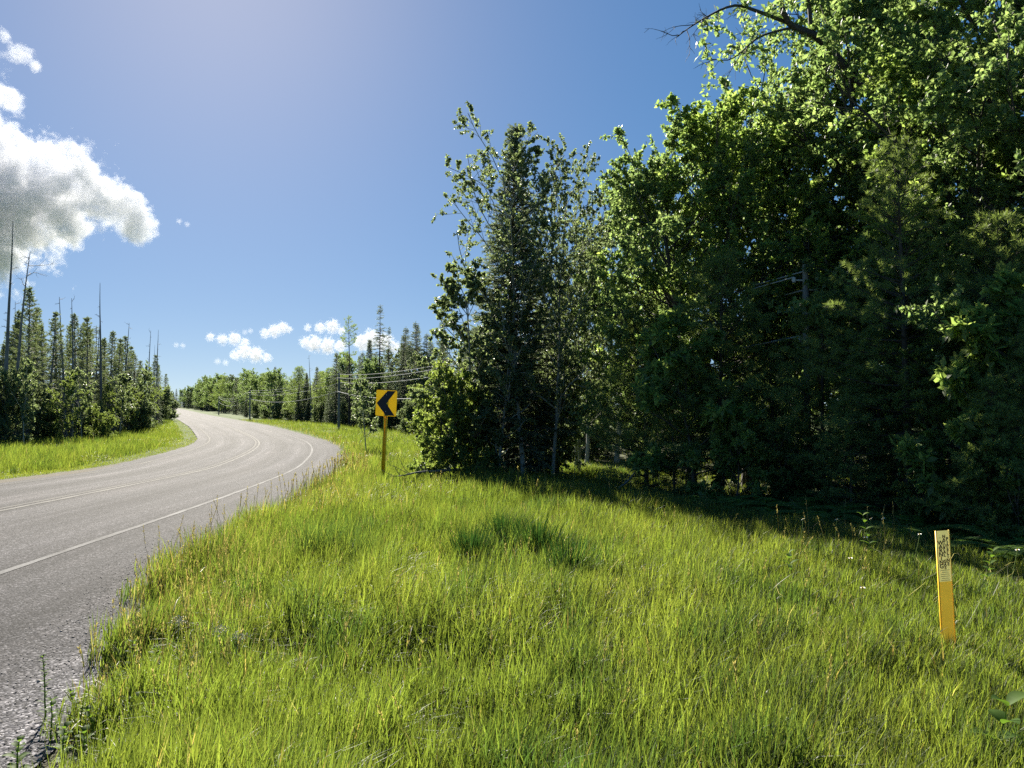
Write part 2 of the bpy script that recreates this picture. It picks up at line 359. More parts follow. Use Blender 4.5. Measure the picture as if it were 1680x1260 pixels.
def blades(rg, x, y, z, L, W, lean, az, bend, tint):
    """each blade: 7 vertices, bending over towards its azimuth"""
    n = len(x); B = np.stack([x, y, z], -1)
    d = np.stack([np.cos(az), np.sin(az), 0 * az], -1)
    fa = az + rg.uniform(-1.2, 1.2, n) + math.pi / 2
    s = np.stack([np.cos(fa), np.sin(fa), 0 * fa], -1)
    V = np.zeros((n, 7, 3)); th = lean.copy(); p = B.copy()
    for i, (f, wf) in enumerate(((0, .8), (.4, 1.0), (.75, .7), (1.0, 0))):
        if i:
            seg = (f - (0, .4, .75)[i - 1]) * L
            p = p + d * (np.sin(th) * seg)[:, None] + np.array([0, 0, 1.0]) * (np.cos(th) * seg)[:, None]
            th = th + bend * (.5, .8, 0)[i - 1]
        if i < 3:
            V[:, 2 * i] = p - s * (W * wf * .5)[:, None]; V[:, 2 * i + 1] = p + s * (W * wf * .5)[:, None]
        else: V[:, 6] = p
    i = np.arange(n)[:, None] * 7
    Q = np.stack([i + [[0, 1, 3, 2]], i + [[2, 3, 5, 4]]], 1).reshape(-1, 4); T = i + [[4, 5, 6]]
    return V.reshape(-1, 3), Q, T, np.repeat(tint, 7, axis=0)
def blade_object(name, packs, mat):
    V = []; Qs = []; Ts = []; C = []; n = 0
    for v, q, t_, c in packs: V.append(v); Qs.append(q + n); Ts.append(t_ + n); C.append(c); n += len(v)
    me = mesh_np(name, np.concatenate(V), [(np.concatenate(Qs), 0), (np.concatenate(Ts), 0)], [mat], True)
    a = me.attributes.new('tint', 'FLOAT_COLOR', 'POINT'); C = np.concatenate(C)
    a.data.foreach_set('color', np.concatenate([C, np.ones((len(C), 1))], 1).astype(np.float32).ravel())
    return link(name, me)

def sample_area(rg, n, y0, y1, expo, spread=.80, pad=1.5):
    u = rg.random(n)
    e = 1 - expo
    y = (y0 ** e + u * (y1 ** e - y0 ** e)) ** (1 / e) if abs(e) > 1e-6 else y0 * (y1 / y0) ** u
    x = (rg.random(n) * 2 - 1) * (spread * y + pad)
    return x, y
def make_grass():
    rg = np.random.default_rng(7)
    packs = []
    x, y = sample_area(rg, 1750000, 1.6, 120, .9)
    o = off(x, y); re = right_edge(y)
    edge = o - re + (vnoise(x, y, .5, 3) - .5) * .55 + (vnoise(x, y, .16, 4) - .5) * .3
    ledge = LEFT_EDGE - o + (vnoise(x, y, .6, 5) - .5) * .2
    right = (edge > -.12) & (rg.random(len(x)) < np.clip(.12 + edge / .75, 0, 1))
    left = (ledge > .05) & (o < -3)
    wd = (x - wood_edge(y))
    keep = (right & (o > 0) | left) & (rg.random(len(x)) < np.clip(1.0 - wd / 4.5, np.where(y < 34, .22, .05), 1))
    keep &= (y < 60) | (np.abs(o + 3) < 22)
    x, y, o, edge, ledge, wd = [q[keep] for q in (x, y, o, edge, ledge, wd)]
    n = len(x); print('grass blades', n)
    far = y
    c1 = vnoise(x, y, 1.1, 11); c2 = vnoise(x, y, .35, 12); c3 = vnoise(x, y, 3.2, 13)
    L = (.19 + .15 * c1 + .10 * c2) * rg.uniform(.45, 1.4, n) * (1 + (vnoise(x, y, .28, 18) - .5) * np.where(x > .3, .3, .55)) * np.where(o > 0, 1, 1.35)
    e2 = np.where(o > 0, edge, ledge)
    L *= np.where(o > 0, np.clip(1.05 - .17 * x, .52, 1.05), 1.0)
    L *= np.where(o > 0, np.clip(.55 + e2 * .8, .5, 1.0), np.clip(.18 + (e2 - .9) * 1.3, .16, 1.0))
    W = rg.uniform(.0021, .0050, n) * np.interp(y, [3, 6, 9], [1.75, 1.3, 1.0]) * np.clip(far / 4.0, .9, 12) ** .62
    lean = np.abs(rg.normal(0, .15, n)) + .03
    az = np.where(rg.random(n) < .4, rg.normal(.1, .8, n), rg.uniform(-math.pi, math.pi, n)); bend = np.abs(rg.normal(.12, .26, n)) + .03
    flop = (c3 > .58) & (rg.random(n) < .35); lean[flop] += .45; bend[flop] += .55
    g0 = np.array([.080, .122, .025]); g1 = np.array([.150, .176, .040]); g2 = np.array([.032, .066, .022]); st = np.array([.24, .21, .11]); br = np.array([.2, .15, .07])
    t = np.clip(.45 * c3 + .35 * c1 + rg.normal(.12, .22, n), 0, 1)[:, None]
    C = g0 * (1 - t) + g1 * t
    dk = (np.clip((c2 - .55) * 2.5, 0, .8) * (rg.random(n) < .7))[:, None]; C = C * (1 - dk) + g2 * dk
    nearroad = np.clip(1 - np.abs(edge - .45) / 1.0, 0, 1) * (o > 0) * np.clip((y - 3) / 3, .1, 1) * .20 + .016
    s = rg.random(n) < nearroad * np.clip(.3 + c3, 0, 1); C[s] = st * rg.uniform(.5, 1.1, s.sum())[:, None]
    b_ = rg.random(n) < nearroad * .4; C[b_] = br * rg.uniform(.6, 1.3, b_.sum())[:, None]
    C *= (rg.uniform(.45, 1.3, n) * (.80 + .42 * vnoise(x, y, .22, 19)))[:, None]
    mow = (o < 0) & (ledge < 1.0); C[mow] = C[mow] * .6 + np.array([.125, .14, .032]) * .4
    nr = (np.clip(1 - (y - 3.5) / 6.0, 0, 1) * np.clip(1.2 - x * .5, 0, 1))[:, None]; C = C * (1 - nr * np.array([.08, .03, .0]))
    z = gz(x, y) - .01
    packs.append(blades(rg, x, y, z, L, W, lean, az, bend, C))
    # bleached dead blades lying across the green
    x, y = sample_area(rg, 3500, 4.2, 20, .9); o = off(x, y); k = (o > right_edge(y) + .05) & (x < wood_edge(y)); x, y = x[k], y[k]; n = len(x)
    packs.append(blades(rg, x, y, gz(x, y) + rg.uniform(.05, .25, n), rg.uniform(.08, .3, n), rg.uniform(.002, .005, n), rg.uniform(.7, 1.5, n), rg.uniform(-3.1, 3.1, n), rg.normal(.2, .5, n), np.array([.20, .185, .12]) * rg.uniform(.5, 1.2, n)[:, None]))
    o = blade_object('grass', packs, GM)
    tag(o, 'dense bright green grass covering both road verges and the open field', 'grass', kind='stuff')
make_grass()

# ------------------------------------------------------------------ tree builders
GA = 2.399963
def unit(rg, n):
    v = rg.normal(size=(n, 3)); return norm(v)
def bend_line(rg, p, d, L, n, wob_, up):
    """polyline from p along d with wobble, curving upward (up>0) or drooping"""
    pts = [np.array(p, float)]; d = np.array(d, float)
    for i in range(n - 1):
        d = d + rg.normal(0, wob_, 3) + np.array([0, 0, up]); d = d / np.linalg.norm(d)
        pts.append(pts[-1] + d * L / (n - 1))
    return np.array(pts)
def along(pts, u):
    k = u * (len(pts) - 1); i = min(int(k), len(pts) - 2); f = k - i
    t = pts[i + 1] - pts[i]
    return pts[i] * (1 - f) + pts[i + 1] * f, t / np.linalg.norm(t)
def side_dir(rg, t, ang):
    r = rg.normal(size=3); r -= t * (r @ t); r /= np.linalg.norm(r)
    return t * math.cos(ang) + r * math.sin(ang)

def broadleaf(seed, H, R_, clear=.2, limbs=16, env=None, leaf=(.1, .05), per=34, twigs=5, branches=6, mat='oak', bark='bark', r0=None,
              up=.06, elev=(15, 65), rosette=True, trunk_frac=.85, spread=.55, hang=.0, stems=1, dead=0):
    rg = np.random.default_rng(seed); T = MB(); C = MB(); P = []; D = []
    env = env or (lambda t: math.sin(math.pi * (.18 + .72 * t)) ** .7)
    r0 = r0 or H * .016
    for st in range(stems):
        if stems > 1:
            a0 = st * GA + rg.uniform(-.3, .3); base = np.array([math.cos(a0), math.sin(a0), 0]) * R_ * .08 * rg.random()
            lean = np.array([math.cos(a0) * .35, math.sin(a0) * .35, 1]) * rg.uniform(.8, 1)
        else: base = np.zeros(3); lean = np.array([0, 0, 1.0])
        trunk = bend_line(rg, base - [0, 0, .2], lean / np.linalg.norm(lean), H * trunk_frac * (1 if stems == 1 else rg.uniform(.6, 1)), 9, .05, .05)
        rs = r0 / math.sqrt(stems)
        T.tube(trunk, np.linspace(rs, rs * .2, 9) * np.array([1.25] + [1] * 8), 7)
        for i in range(limbs):
            t = (i + rg.uniform(.1, .9)) / limbs
            h = clear + (1 - clear) * t
            p, td = along(trunk, min(.99, h))
            az = i * GA + rg.uniform(-.5, .5); el = R(elev[0] + (elev[1] - elev[0]) * t ** 1.3 + rg.uniform(-10, 10))
            d = np.array([math.cos(az) * math.cos(el), math.sin(az) * math.cos(el), math.sin(el)])
            Ll = R_ * env(t) * rg.uniform(.72, 1.15) * (1.0 if stems == 1 else .7)
            lb = bend_line(rg, p, d, Ll, 7, .11, up)
            rl = max(.012, rs * (1 - h * .75) * .5)
            T.tube(lb, np.linspace(rl, .008, 7), 5)
            for j in range(branches):
                u = .22 + .78 * (j + rg.random()) / branches
                q, bt = along(lb, min(u, .999)); bd = side_dir(rg, bt, R(rg.uniform(25, 70))); bd[2] += .12
                Lb = Ll * rg.uniform(.28, .48) * (1.15 - .6 * u)
                b = bend_line(rg, q, bd / np.linalg.norm(bd), Lb, 4, .16, up * .7 - hang)
                T.tube(b, np.linspace(max(.006, rl * .4), .004, 4), 3)
                for k in range(twigs):
                    w = .25 + .75 * (k + rg.random()) / twigs
                    s, ct = along(b, min(w, .999)); cd = side_dir(rg, ct, R(rg.uniform(20, 75)))
                    Lt = spread * rg.uniform(.5, 1.2) * min(1.0, .35 + Lb * .7)
                    cend = s + cd * Lt + np.array([0, 0, -hang * Lt])
                    T.tube(np.array([s, cend]), [.004, .002], 3)
                    m = int(per * rg.uniform(.6, 1.3))
                    f = rg.random(m) ** .6; 
                    if rosette: f = np.round(f * 4 + rg.uniform(-.12, .12, m)) / 4
                    P.append(s + np.outer(f, cend - s) + rg.normal(0, .012, (m, 3)))
                    D.append(np.tile(cd, (m, 1)))
        for i in range(dead):
            p, td = along(trunk, rg.uniform(.1, clear + .12)); az = rg.uniform(0, 6.28)
            d = np.array([math.cos(az), math.sin(az), rg.uniform(-.2, .2)]); T.tube(bend_line(rg, p, d, R_ * rg.uniform(.3, .7), 5, .15, 0), np.linspace(.014, .004, 5), 3)
    P = np.concatenate(P); D = np.concatenate(D); n = len(P)
    d = norm(D * .45 + unit(rg, n) * .9 + np.array([0, 0, -.22 - hang]))
    Nn = norm(unit(rg, n) * .9 + np.array([0, 0, .9]))
    C.kites(P, d, Nn, leaf[0] * rg.uniform(.6, 1.25, n), leaf[1] * rg.uniform(.7, 1.2, n), .18, 0, .55)
    return T.mesh('trunk', [M[bark]], True), C.mesh('crown', [M[mat]])

def conifer(seed, H, R_, kind='spruce', clear=.1, step=.28, nb=5, power=.9, droop=-.05, el=(-12, 40), mat=None, bark='pbark', r0=None, dens=1.0, gaps=0.0, dead=0, top=.0, clr_jit=.3, leafscale=1.0):
    rg = np.random.default_rng(seed); T = MB(); C = MB(); P = []; D = []; TP = []; TD = []
    r0 = r0 or H * .014
    trunk = bend_line(rg, [0, 0, -.2], [0, 0, 1], H + .2, 12, .012, .03)
    T.tube(trunk, np.linspace(r0, .006, 12), 7)
    z = clear * H; i = 0
    while z < H * .985:
        t = (z - clear * H) / (H * (1 - clear)); 
        env = (1 - t) ** power * (min(1, .55 + t * 4)) + top * .1
        p0, _ = along(trunk, (z + .2) / (H + .2))
        if rg.random() > gaps:
            for b in range(nb):
                if rg.random() < gaps * .6: continue
                az = i * 1.1 + b * 2 * math.pi / nb + rg.uniform(-.35, .35)
                e = R(el[0] + (el[1] - el[0]) * t + rg.uniform(-8, 8))
                d = np.array([math.cos(az) * math.cos(e), math.sin(az) * math.cos(e), math.sin(e)])
                L = max(.08, R_ * env * rg.uniform(1 - clr_jit, 1.1))
                p = p0 + np.array([0, 0, rg.uniform(-.08, .08)])
                br = bend_line(rg, p, d, L, 6, .05, droop if kind != 'pine' else droop + .05)
                T.tube(br, np.linspace(max(.005, r0 * .28 * (1 - t * .6)), .003, 6), 3)
                ntw = max(2, int(L / (.13 if kind == 'spruce' else .17 if kind == 'pine' else .2) * dens))
                for k in range(ntw):
                    u = (.12 if kind == 'spruce' else .25) + (k + rg.random()) / ntw * (.87 if kind == 'spruce' else .74)
                    q, bt = along(br, min(u, .999))
                    sd = np.cross(bt, [0, 0, 1]); sd /= np.linalg.norm(sd) + 1e-6; sd *= 1 if k % 2 else -1
                    a = R(rg.uniform(30, 65)); td = bt * math.cos(a) + sd * math.sin(a) + np.array([0, 0, rg.normal(-.12 if kind == 'spruce' else .12, .22)])
                    td /= np.linalg.norm(td)
                    Lt = (.10 + .32 * L * (1 - u) + .05) * rg.uniform(.6, 1.25); Lt = min(Lt, .75)
                    if Lt > .18: T.tube(np.array([q, q + td * Lt]), [.004, .002], 3)
                    TP.append((q, td, Lt))
                TP.append((br[-2], norm(br[-1] - br[-2]), np.linalg.norm(br[-1] - br[-2])))
                if kind == 'spruce': TP.append((br[2], norm(br[4] - br[2]), np.linalg.norm(br[4] - br[2])))
        z += step * rg.uniform(.75, 1.25) * (1.15 - .5 * t); i += 1
    TP.append((trunk[-2], norm(trunk[-1] - trunk[-2]), np.linalg.norm(trunk[-1] - trunk[-2]) * 1.02))
    for k in range(dead):
        p, _ = along(trunk, rg.uniform(.03, clear + .05)); az = rg.uniform(0, 6.28)
        d = np.array([math.cos(az), math.sin(az), rg.uniform(-.25, .1)]); b = bend_line(rg, p, d, R_ * rg.uniform(.4, .85), 5, .1, -.03)
        T.tube(b, np.linspace(.012, .003, 5), 3)
        for q in range(4):
            s, tt = along(b, rg.uniform(.3, .95)); T.tube(bend_line(rg, s, side_dir(rg, tt, .8), R_ * .2, 3, .1, 0), [.005, .003, .002], 3)
    for q, td, Lt in TP:
        if kind == 'spruce':
            m = max(6, int(Lt / .0068 * dens)); f = rg.random(m)
            P.append(q + np.outer(f * Lt, td)); D.append(norm(td * 1.0 + unit(rg, m) * .6))
        elif kind == 'pine':
            nt_ = max(1, int(Lt / .085)); 
            for c in range(nt_):
                f = 1 - c / nt_ * .8; m = int(30 * dens); pp = q + td * Lt * f
                P.append(np.tile(pp, (m, 1))); D.append(norm(td * .75 + unit(rg, m) * .85 + np.array([0, 0, .15])))
        else:
            nt_ = max(2, int(Lt / .055))
            for c in range(nt_):
                m = int(14 * dens); pp = q + td * Lt * rg.random()
                P.append(np.tile(pp, (m, 1))); D.append(norm(td * .3 + unit(rg, m)))
    P = np.concatenate(P); D = np.concatenate(D); n = len(P)
    LW = {'spruce': (.085, .014), 'pine': (.145, .0085), 'tamarack': (.075, .013)}[kind]
    C.kites(P, D, unit(rg, n), LW[0] * leafscale * rg.uniform(.6, 1.2, n), LW[1] * leafscale * rg.uniform(.7, 1.2, n), .1, 0, .5)
    mat = mat or kind
    return T.mesh('trunk', [M[bark]], True), C.mesh('crown', [M[mat]])

def snag(seed, H, branches=8, lean=.03, r0=None, bl=.8, curve=.0, low=.35):
    rg = np.random.default_rng(seed); T = MB(); r0 = r0 or .012 * H
    tr = bend_line(rg, [0, 0, -.2], [lean, 0, 1], H + .2, 12, .015, .0)
    tr[:, 0] += curve * (np.linspace(0, 1, 12) ** 2) * H
    T.tube(tr, np.linspace(r0, .012, 12), 6)
    out = []
    for i in range(branches):
        B = MB()
        p, t = along(tr, rg.uniform(low, .99)); az = rg.uniform(0, 6.28)
        b = bend_line(rg, p, [math.cos(az), math.sin(az), rg.uniform(-.1, .5)], bl * rg.uniform(.3, 1.2), 6, .16, .03)
        B.tube(b, np.linspace(.022, .005, 6), 3)
        for q in range(3):
            s, tt = along(b, rg.uniform(.3, .95)); B.tube(bend_line(rg, s, side_dir(rg, tt, .7), bl * .3, 3, .15, 0), [.008, .006, .003], 3)
        out.append(B.mesh('branch', [M['dead']]))
    return [T.mesh('trunk', [M['dead']], True)] + out

PROTO = {}
def proto(key, H, meshes, names=('trunk', 'crown')): PROTO[key] = (H, meshes, names)
def crown_h(ms): return max(max(v.co.z for v in m.vertices) for m in ms)
def reg(key, ms, names=('trunk', 'crown')): proto(key, crown_h(ms), ms, names)
def plant(key, x, y, H, rot, label, name, cat, group=None, wide=1.0, sink=.05, one=False):
    h, ms, names = PROTO[key]; s = H / h
    r = empty(name, (x, y, ground_at(x, y) - sink)); r.rotation_euler = (0, 0, rot); r.scale = (s * wide, s * wide, s)
    tag(r, label, cat, group)
    for m, nm in zip(ms, names): link(nm, m, r)
    return r
def tree(key, px, D, top, rot, label, name, cat='tree', group=None, wide=1.0):
    """a tree measured from the photo: trunk at column px, D metres out, its top on row top"""
    p = at(px, 668, D); H = at(px, top, D).z - ground_at(p.x, D)
    return plant(key, p.x, D, H, rot, label, name, cat, group, wide)

oak_env = lambda t: (math.sin(math.pi * (.22 + .66 * t))) ** .6
reg('oak1', broadleaf(11, 10, 3.9, .22, 26, oak_env, (.115, .07), 40, 6, 9, spread=.55))
reg('oak2', broadleaf(12, 11, 4.3, .24, 28, oak_env, (.115, .07), 40, 6, 9, spread=.55))
reg('oak3', broadleaf(13, 9, 3.3, .15, 24, oak_env, (.11, .068), 36, 6, 8, mat='oak_light', spread=.5))
reg('oak_sapling1', broadleaf(14, 3.2, 1.1, .2, 13, oak_env, (.15, .085), 20, 4, 5, mat='oak_light', spread=.34, r0=.035))
reg('oak_sapling2', broadleaf(15, 2.2, 1.0, .15, 11, oak_env, (.15, .085), 18, 4, 4, mat='oak_light', spread=.32, r0=.03))
asp_env = lambda t: .55 + .55 * math.sin(math.pi * (.12 + .8 * t))
reg('aspen1', broadleaf(21, 9.3, 2.5, .22, 28, asp_env, (.066, .058), 30, 4, 8, 'aspen', 'abark', r0=.075, up=.06, elev=(28, 62), rosette=False, trunk_frac=.9, spread=.30, hang=.05))
reg('aspen2', broadleaf(22, 6, 1.5, .2, 20, asp_env, (.072, .066), 40, 5, 6, 'aspen', 'abark', r0=.06, up=.08, elev=(15, 60), rosette=False, trunk_frac=.92, spread=.36, hang=.08))
reg('aspen_young', broadleaf(23, 3.2, .8, .3, 14, asp_env, (.08, .07), 16, 4, 4, 'aspen', 'abark', r0=.028, up=.12, elev=(30, 70), rosette=False, trunk_frac=.95, spread=.28))
shr_env = lambda t: .8 + .3 * math.sin(3 * t)
reg('shrub1', broadleaf(31, 2.6, 1.35, .03, 11, shr_env, (.075, .045), 28, 5, 5, 'shrub', 'bark', r0=.06, up=.10, elev=(-5, 70), rosette=False, spread=.32, stems=5, dead=5))
reg('shrub2', broadleaf(32, 3.2, 1.4, .03, 11, shr_env, (.06, .04), 26, 5, 6, 'shrub', 'bark', r0=.05, up=.14, elev=(10, 80), rosette=False, spread=.44, stems=5, dead=4))
reg('alder', broadleaf(33, 3.4, 1.5, .03, 11, shr_env, (.065, .046), 26, 5, 6, 'alder', 'bark', r0=.05, up=.14, elev=(10, 80), rosette=False, spread=.44, stems=5, dead=4))
reg('birch1', broadleaf(34, 4.2, 1.35, .08, 16, asp_env, (.072, .05), 24, 4, 6, 'shrub', 'bark', r0=.05, up=.08, elev=(15, 62), rosette=False, trunk_frac=.93, spread=.36))
reg('spruce1', conifer(41, 8.4, 2.0, 'spruce', .03, .14, 8, 1.0, -.03, (-14, 38), dens=1.0, clr_jit=.42, dead=8))
reg('spruce2', conifer(42, 9, 1.75, 'spruce', .05, .19, 6, .75, -.04, (-22, 30), dens=1.0, gaps=.06, dead=8))
reg('spruce3', conifer(43, 9, 1.35, 'spruce', .07, .23, 6, .65, -.05, (-28, 25), dens=.9, gaps=.12, clr_jit=.5, dead=6))
reg('pine1', conifer(51, 5, 2.1, 'pine', .06, .22, 6, .7, .02, (-4, 45), dens=.8, dead=10))
reg('pine2', conifer(52, 6, 2.4, 'pine', .15, .26, 6, .55, .02, (-8, 45), dens=.8, dead=16))
reg('pine3', conifer(53, 9, 2.4, 'pine', .2, .32, 6, .5, .01, (-10, 40), dens=.8, gaps=.12, clr_jit=.5, dead=20))
reg('pine4', conifer(54, 9, 1.9, 'pine', .3, .5, 4, .45, .0, (-12, 30), dens=1.0, gaps=.3, clr_jit=.65, dead=20))
reg('tamarack1', conifer(61, 8, 1.2, 'tamarack', .10, .18, 6, .6, .0, (-8, 30), dens=1.15, gaps=.12, clr_jit=.55, bark='dead', dead=12))
reg('tamarack2', conifer(62, 7, 1.0, 'tamarack', .12, .19, 6, .5, .0, (-10, 30), dens=1.1, gaps=.18, clr_jit=.6, bark='dead', dead=14))
reg('snag1', snag(71, 11, 6, .03, bl=.45, low=.5), ['trunk'] + ['branch'] * 20)
reg('snag2', snag(72, 10, 10, .05, bl=1.5, curve=.05, low=.5), ['trunk'] + ['branch'] * 20)
reg('snag3', snag(73, 9, 12, -.06, bl=.45, low=.3, curve=.02), ['trunk'] + ['branch'] * 20)
reg('snag4', snag(74, 10, 16, .07, bl=.55, low=.25, curve=-.02), ['trunk'] + ['branch'] * 20)

# ------------------------------------------------------------------ right-hand wood, nearest trees
tree('spruce1', 838, 19.3, 200, .4, 'tall dark spruce with narrow pointed top, standing inside the aspen by the field', 'spruce_tree', wide=1.0)
tree('aspen1', 862, 18.3, 165, 1.9, 'tall pale trunked aspen whose leafy top rises around the dark spruce spire', 'aspen_tree')
tree('aspen2', 785, 18.4, 420, 0.3, 'shorter aspen on the roadward side of the tall spruce', 'aspen_tree')
tree('shrub1', 752, 18.2, 588, 1.0, 'round light green bush with dead twigs at its foot, behind the fallen branch', 'bush', 'bush', wide=.85)
tree('aspen1', 915, 20.5, 300, 2.4, 'leafy aspen between the tall spruce and the first oak', 'aspen_tree')
tree('aspen1', 962, 30, 335, 4.0, 'taller aspen seen in the gap left of the oaks', 'aspen_tree')
tree('aspen2', 1010, 31, 330, 3.0, 'aspen at the back of the grassy gap behind the wires', 'aspen_tree')
tree('oak1', 1135, 17.0, 185, .7, 'broad oak with sunlit leaves, first oak right of the spruce', 'oak_tree')
tall_oak = tree('oak2', 1440, 17.5, -170, 2.1, 'tallest oak, its crown running out of the top of the photo', 'oak_tree', wide=.8)
tree('oak3', 1240, 17.3, 150, 4.1, 'oak with bright yellow-green leaf sprays in the middle of the wood edge', 'oak_tree', wide=1.05)
tree('oak1', 1600, 14, -190, 3.3, 'big oak towering over the thin yellow marker post', 'oak_tree')
tree('oak2', 1720, 11.5, -150, 5.1, 'oak at the right border of the photo, partly cut off', 'oak_tree')
tree('oak3', 1465, 15.5, 60, 1.2, 'light leaved oak between the two biggest oaks', 'oak_tree')
tree('oak1', 1075, 20, 260, 2.0, 'leafy oak whose crown top pokes out left of the first oak', 'oak_tree', wide=.6)
tree('oak2', 1225, 18.5, 140, 5.5, 'oak filling the wood edge behind the bright sprayed oak', 'oak_tree')
tree('oak1', 1320, 19, 120, 1.1, 'oak below the long bare limb at the top of the photo', 'oak_tree')
tree('oak2', 1530, 18, -120, .2, 'big oak between the tallest oak and the towering one', 'oak_tree')
tree('oak3', 1660, 13.5, 20, 2.9, 'light leaved oak near the right border of the photo', 'oak_tree')
tree('aspen1', 950, 21.5, 370, 3.6, 'aspen bridging the spruce cluster and the leafy oak', 'aspen_tree', wide=.8)
tree('aspen1', 905, 18.6, 225, 5.0, 'leaning leafed aspen rising along the right side of the tall spruce', 'aspen_tree', wide=.75)
tree('aspen2', 945, 22.5, 430, 1.1, 'short aspen filling the right flank of the tall spruce', 'aspen_tree')
tree('alder', 890, 20.5, 560, 2.0, 'dark leafy bush at the right foot of the tall spruce', 'bush', 'bush')
tree('aspen2', 820, 18.0, 500, 4.4, 'low leafy aspen in front of the tall spruce', 'aspen_tree')
tree('pine1', 1060, 16.2, 470, .2, 'young white pine with soft needles at the near end of the grassy gap', 'pine_tree')
tree('pine2', 1182, 14.8, 400, 1.4, 'white pine with a bare dark trunk showing above the grass', 'pine_tree')
tree('pine1', 1348, 13.4, 466, 2.5, 'bushy white pine under the tallest oak', 'pine_tree', wide=1.05)
tree('pine3', 1490, 11.8, 210, 3.6, 'white pine with a thick shaded trunk left of the marker post', 'pine_tree')
tree('pine2', 1650, 11.2, 330, 4.4, 'white pine in deep shade behind the marker post', 'pine_tree')
tree('oak_sapling1', 1135, 14.6, 492, 0.5, 'slender oak sapling with shiny leaves in front of the pines', 'oak_sapling', 'sapling')
tree('oak_sapling2', 1205, 13.6, 640, 2.5, 'small oak sapling with pale shiny leaves near the bare pine trunk', 'oak_sapling', 'sapling')
tree('oak_sapling1', 1620, 10.2, 420, 3.5, 'oak sapling with bright leaves at the right end of the wood edge', 'oak_sapling', 'sapling')
for i, (k, px, D, top, nm, lab) in enumerate([
    ('pine1', 1270, 14.6, 560, 'pine_tree', 'low white pine between the oak sapling and the bushy pine'),
    ('pine1', 1440, 12.4, 520, 'pine_tree', 'low dark pine left of the thick shaded pine trunk'),
    ('spruce1', 1560, 11.6, 560, 'spruce_tree', 'low shaded spruce behind the top of the marker post'),
    ('pine1', 1715, 9.6, 500, 'pine_tree', 'low dark pine at the right border of the photo'),
    ('shrub1', 1330, 13.2, 700, 'bush', 'dark leafy bush at the foot of the bushy white pine'),
    ('shrub2', 1580, 10.4, 720, 'bush', 'shaded bush just behind the marker post'),
    ('shrub1', 1665, 9.4, 700, 'bush', 'shaded bush at the right border behind the ferns'),
    ('pine1', 1105, 15.0, 620, 'pine_tree', 'knee high young pine at the shade line left of the bare pine trunk'),
    ('shrub2', 1290, 13.4, 680, 'bush', 'low leafy bush among the ferns left of the bushy pine'),
    ('pine1', 1395, 12.2, 620, 'pine_tree', 'low spreading pine below the bushy white pine'),
    ('shrub1', 1525, 10.6, 730, 'bush', 'low shaded bush right of the thick pine trunk'),
    ('pine1', 1625, 9.7, 600, 'pine_tree', 'low shaded pine right behind the marker post'),
    ('birch1', 1430, 13.0, 470, 'birch_tree', 'young birch with light leaves left of the thick pine trunk'),
    ('birch1', 1265, 16.8, 500, 'birch_tree', 'young birch with light leaves between the two oak saplings and the pole'),
    ('birch1', 1545, 11.4, 480, 'birch_tree', 'young birch above the marker post in the shade'),
    ('alder', 960, 32, 620, 'bush', 'dark bush behind the sunlit grass gap'),
    ('spruce2', 935, 33, 520, 'spruce_tree', 'dark spruce right behind the tall spruce and aspen'),
    ('spruce1', 985, 34, 560, 'spruce_tree', 'dark spruce at the back of the sunlit grass gap'),
    ('spruce1', 1130, 33, 540, 'spruce_tree', 'dark spruce behind the bare trunked pine'),
    ('alder', 1050, 33, 630, 'bush', 'dark bush behind the young white pine'),
    ('spruce1', 1240, 29, 560, 'spruce_tree', 'shaded spruce behind the low white pine'),
    ('alder', 1180, 30, 640, 'bush', 'shaded bush behind the bare trunked pine')]):
    tree(k, px, D, top, i * 1.9 + .4, lab, nm, 'bush' if nm == 'bush' else 'tree')
# deeper trees that close the wood
rg = np.random.default_rng(5)
deep = [('pine3', 9, 21), ('oak1', 12.5, 19), ('spruce2', 7.5, 25), ('oak2', 16, 22), ('pine2', 10.5, 16.5), ('spruce2', 13, 15), ('pine3', 15.5, 17), ('oak1', 9.5, 29), ('pine3', 5.5, 29), ('spruce1', 12, 25), ('oak2', 18, 28), ('pine1', 8.8, 13.8), ('spruce3', 10.8, 12.6), ('pine1', 12.8, 11.0), ('spruce2', 20, 20), ('oak1', 6.5, 36), ('spruce2', 11, 34), ('oak2', 14, 33), ('spruce1', 2.5, 38), ('pine3', 4.5, 42), ('spruce2', 8.5, 43), ('pine2', 12, 14), ('oak3', 10, 18), ('spruce1', 15, 25)]
for i, (k, x, y) in enumerate(deep):
    kind = {'p': 'pine', 'o': 'oak', 's': 'spruce'}[k[0]]
    plant(k, x + rg.uniform(-.4, .4), y + rg.uniform(-.4, .4), {'p': 5.2, 'o': 6.4, 's': 5.6}[k[0]] * (1.0 if y < 30 else 1.35) * rg.uniform(.85, 1.15), rg.uniform(0, 6.28), 'shaded %s standing deep inside the wood behind the edge trees' % kind, kind + '_tree', 'tree', '%s trees deep inside the wood' % kind)

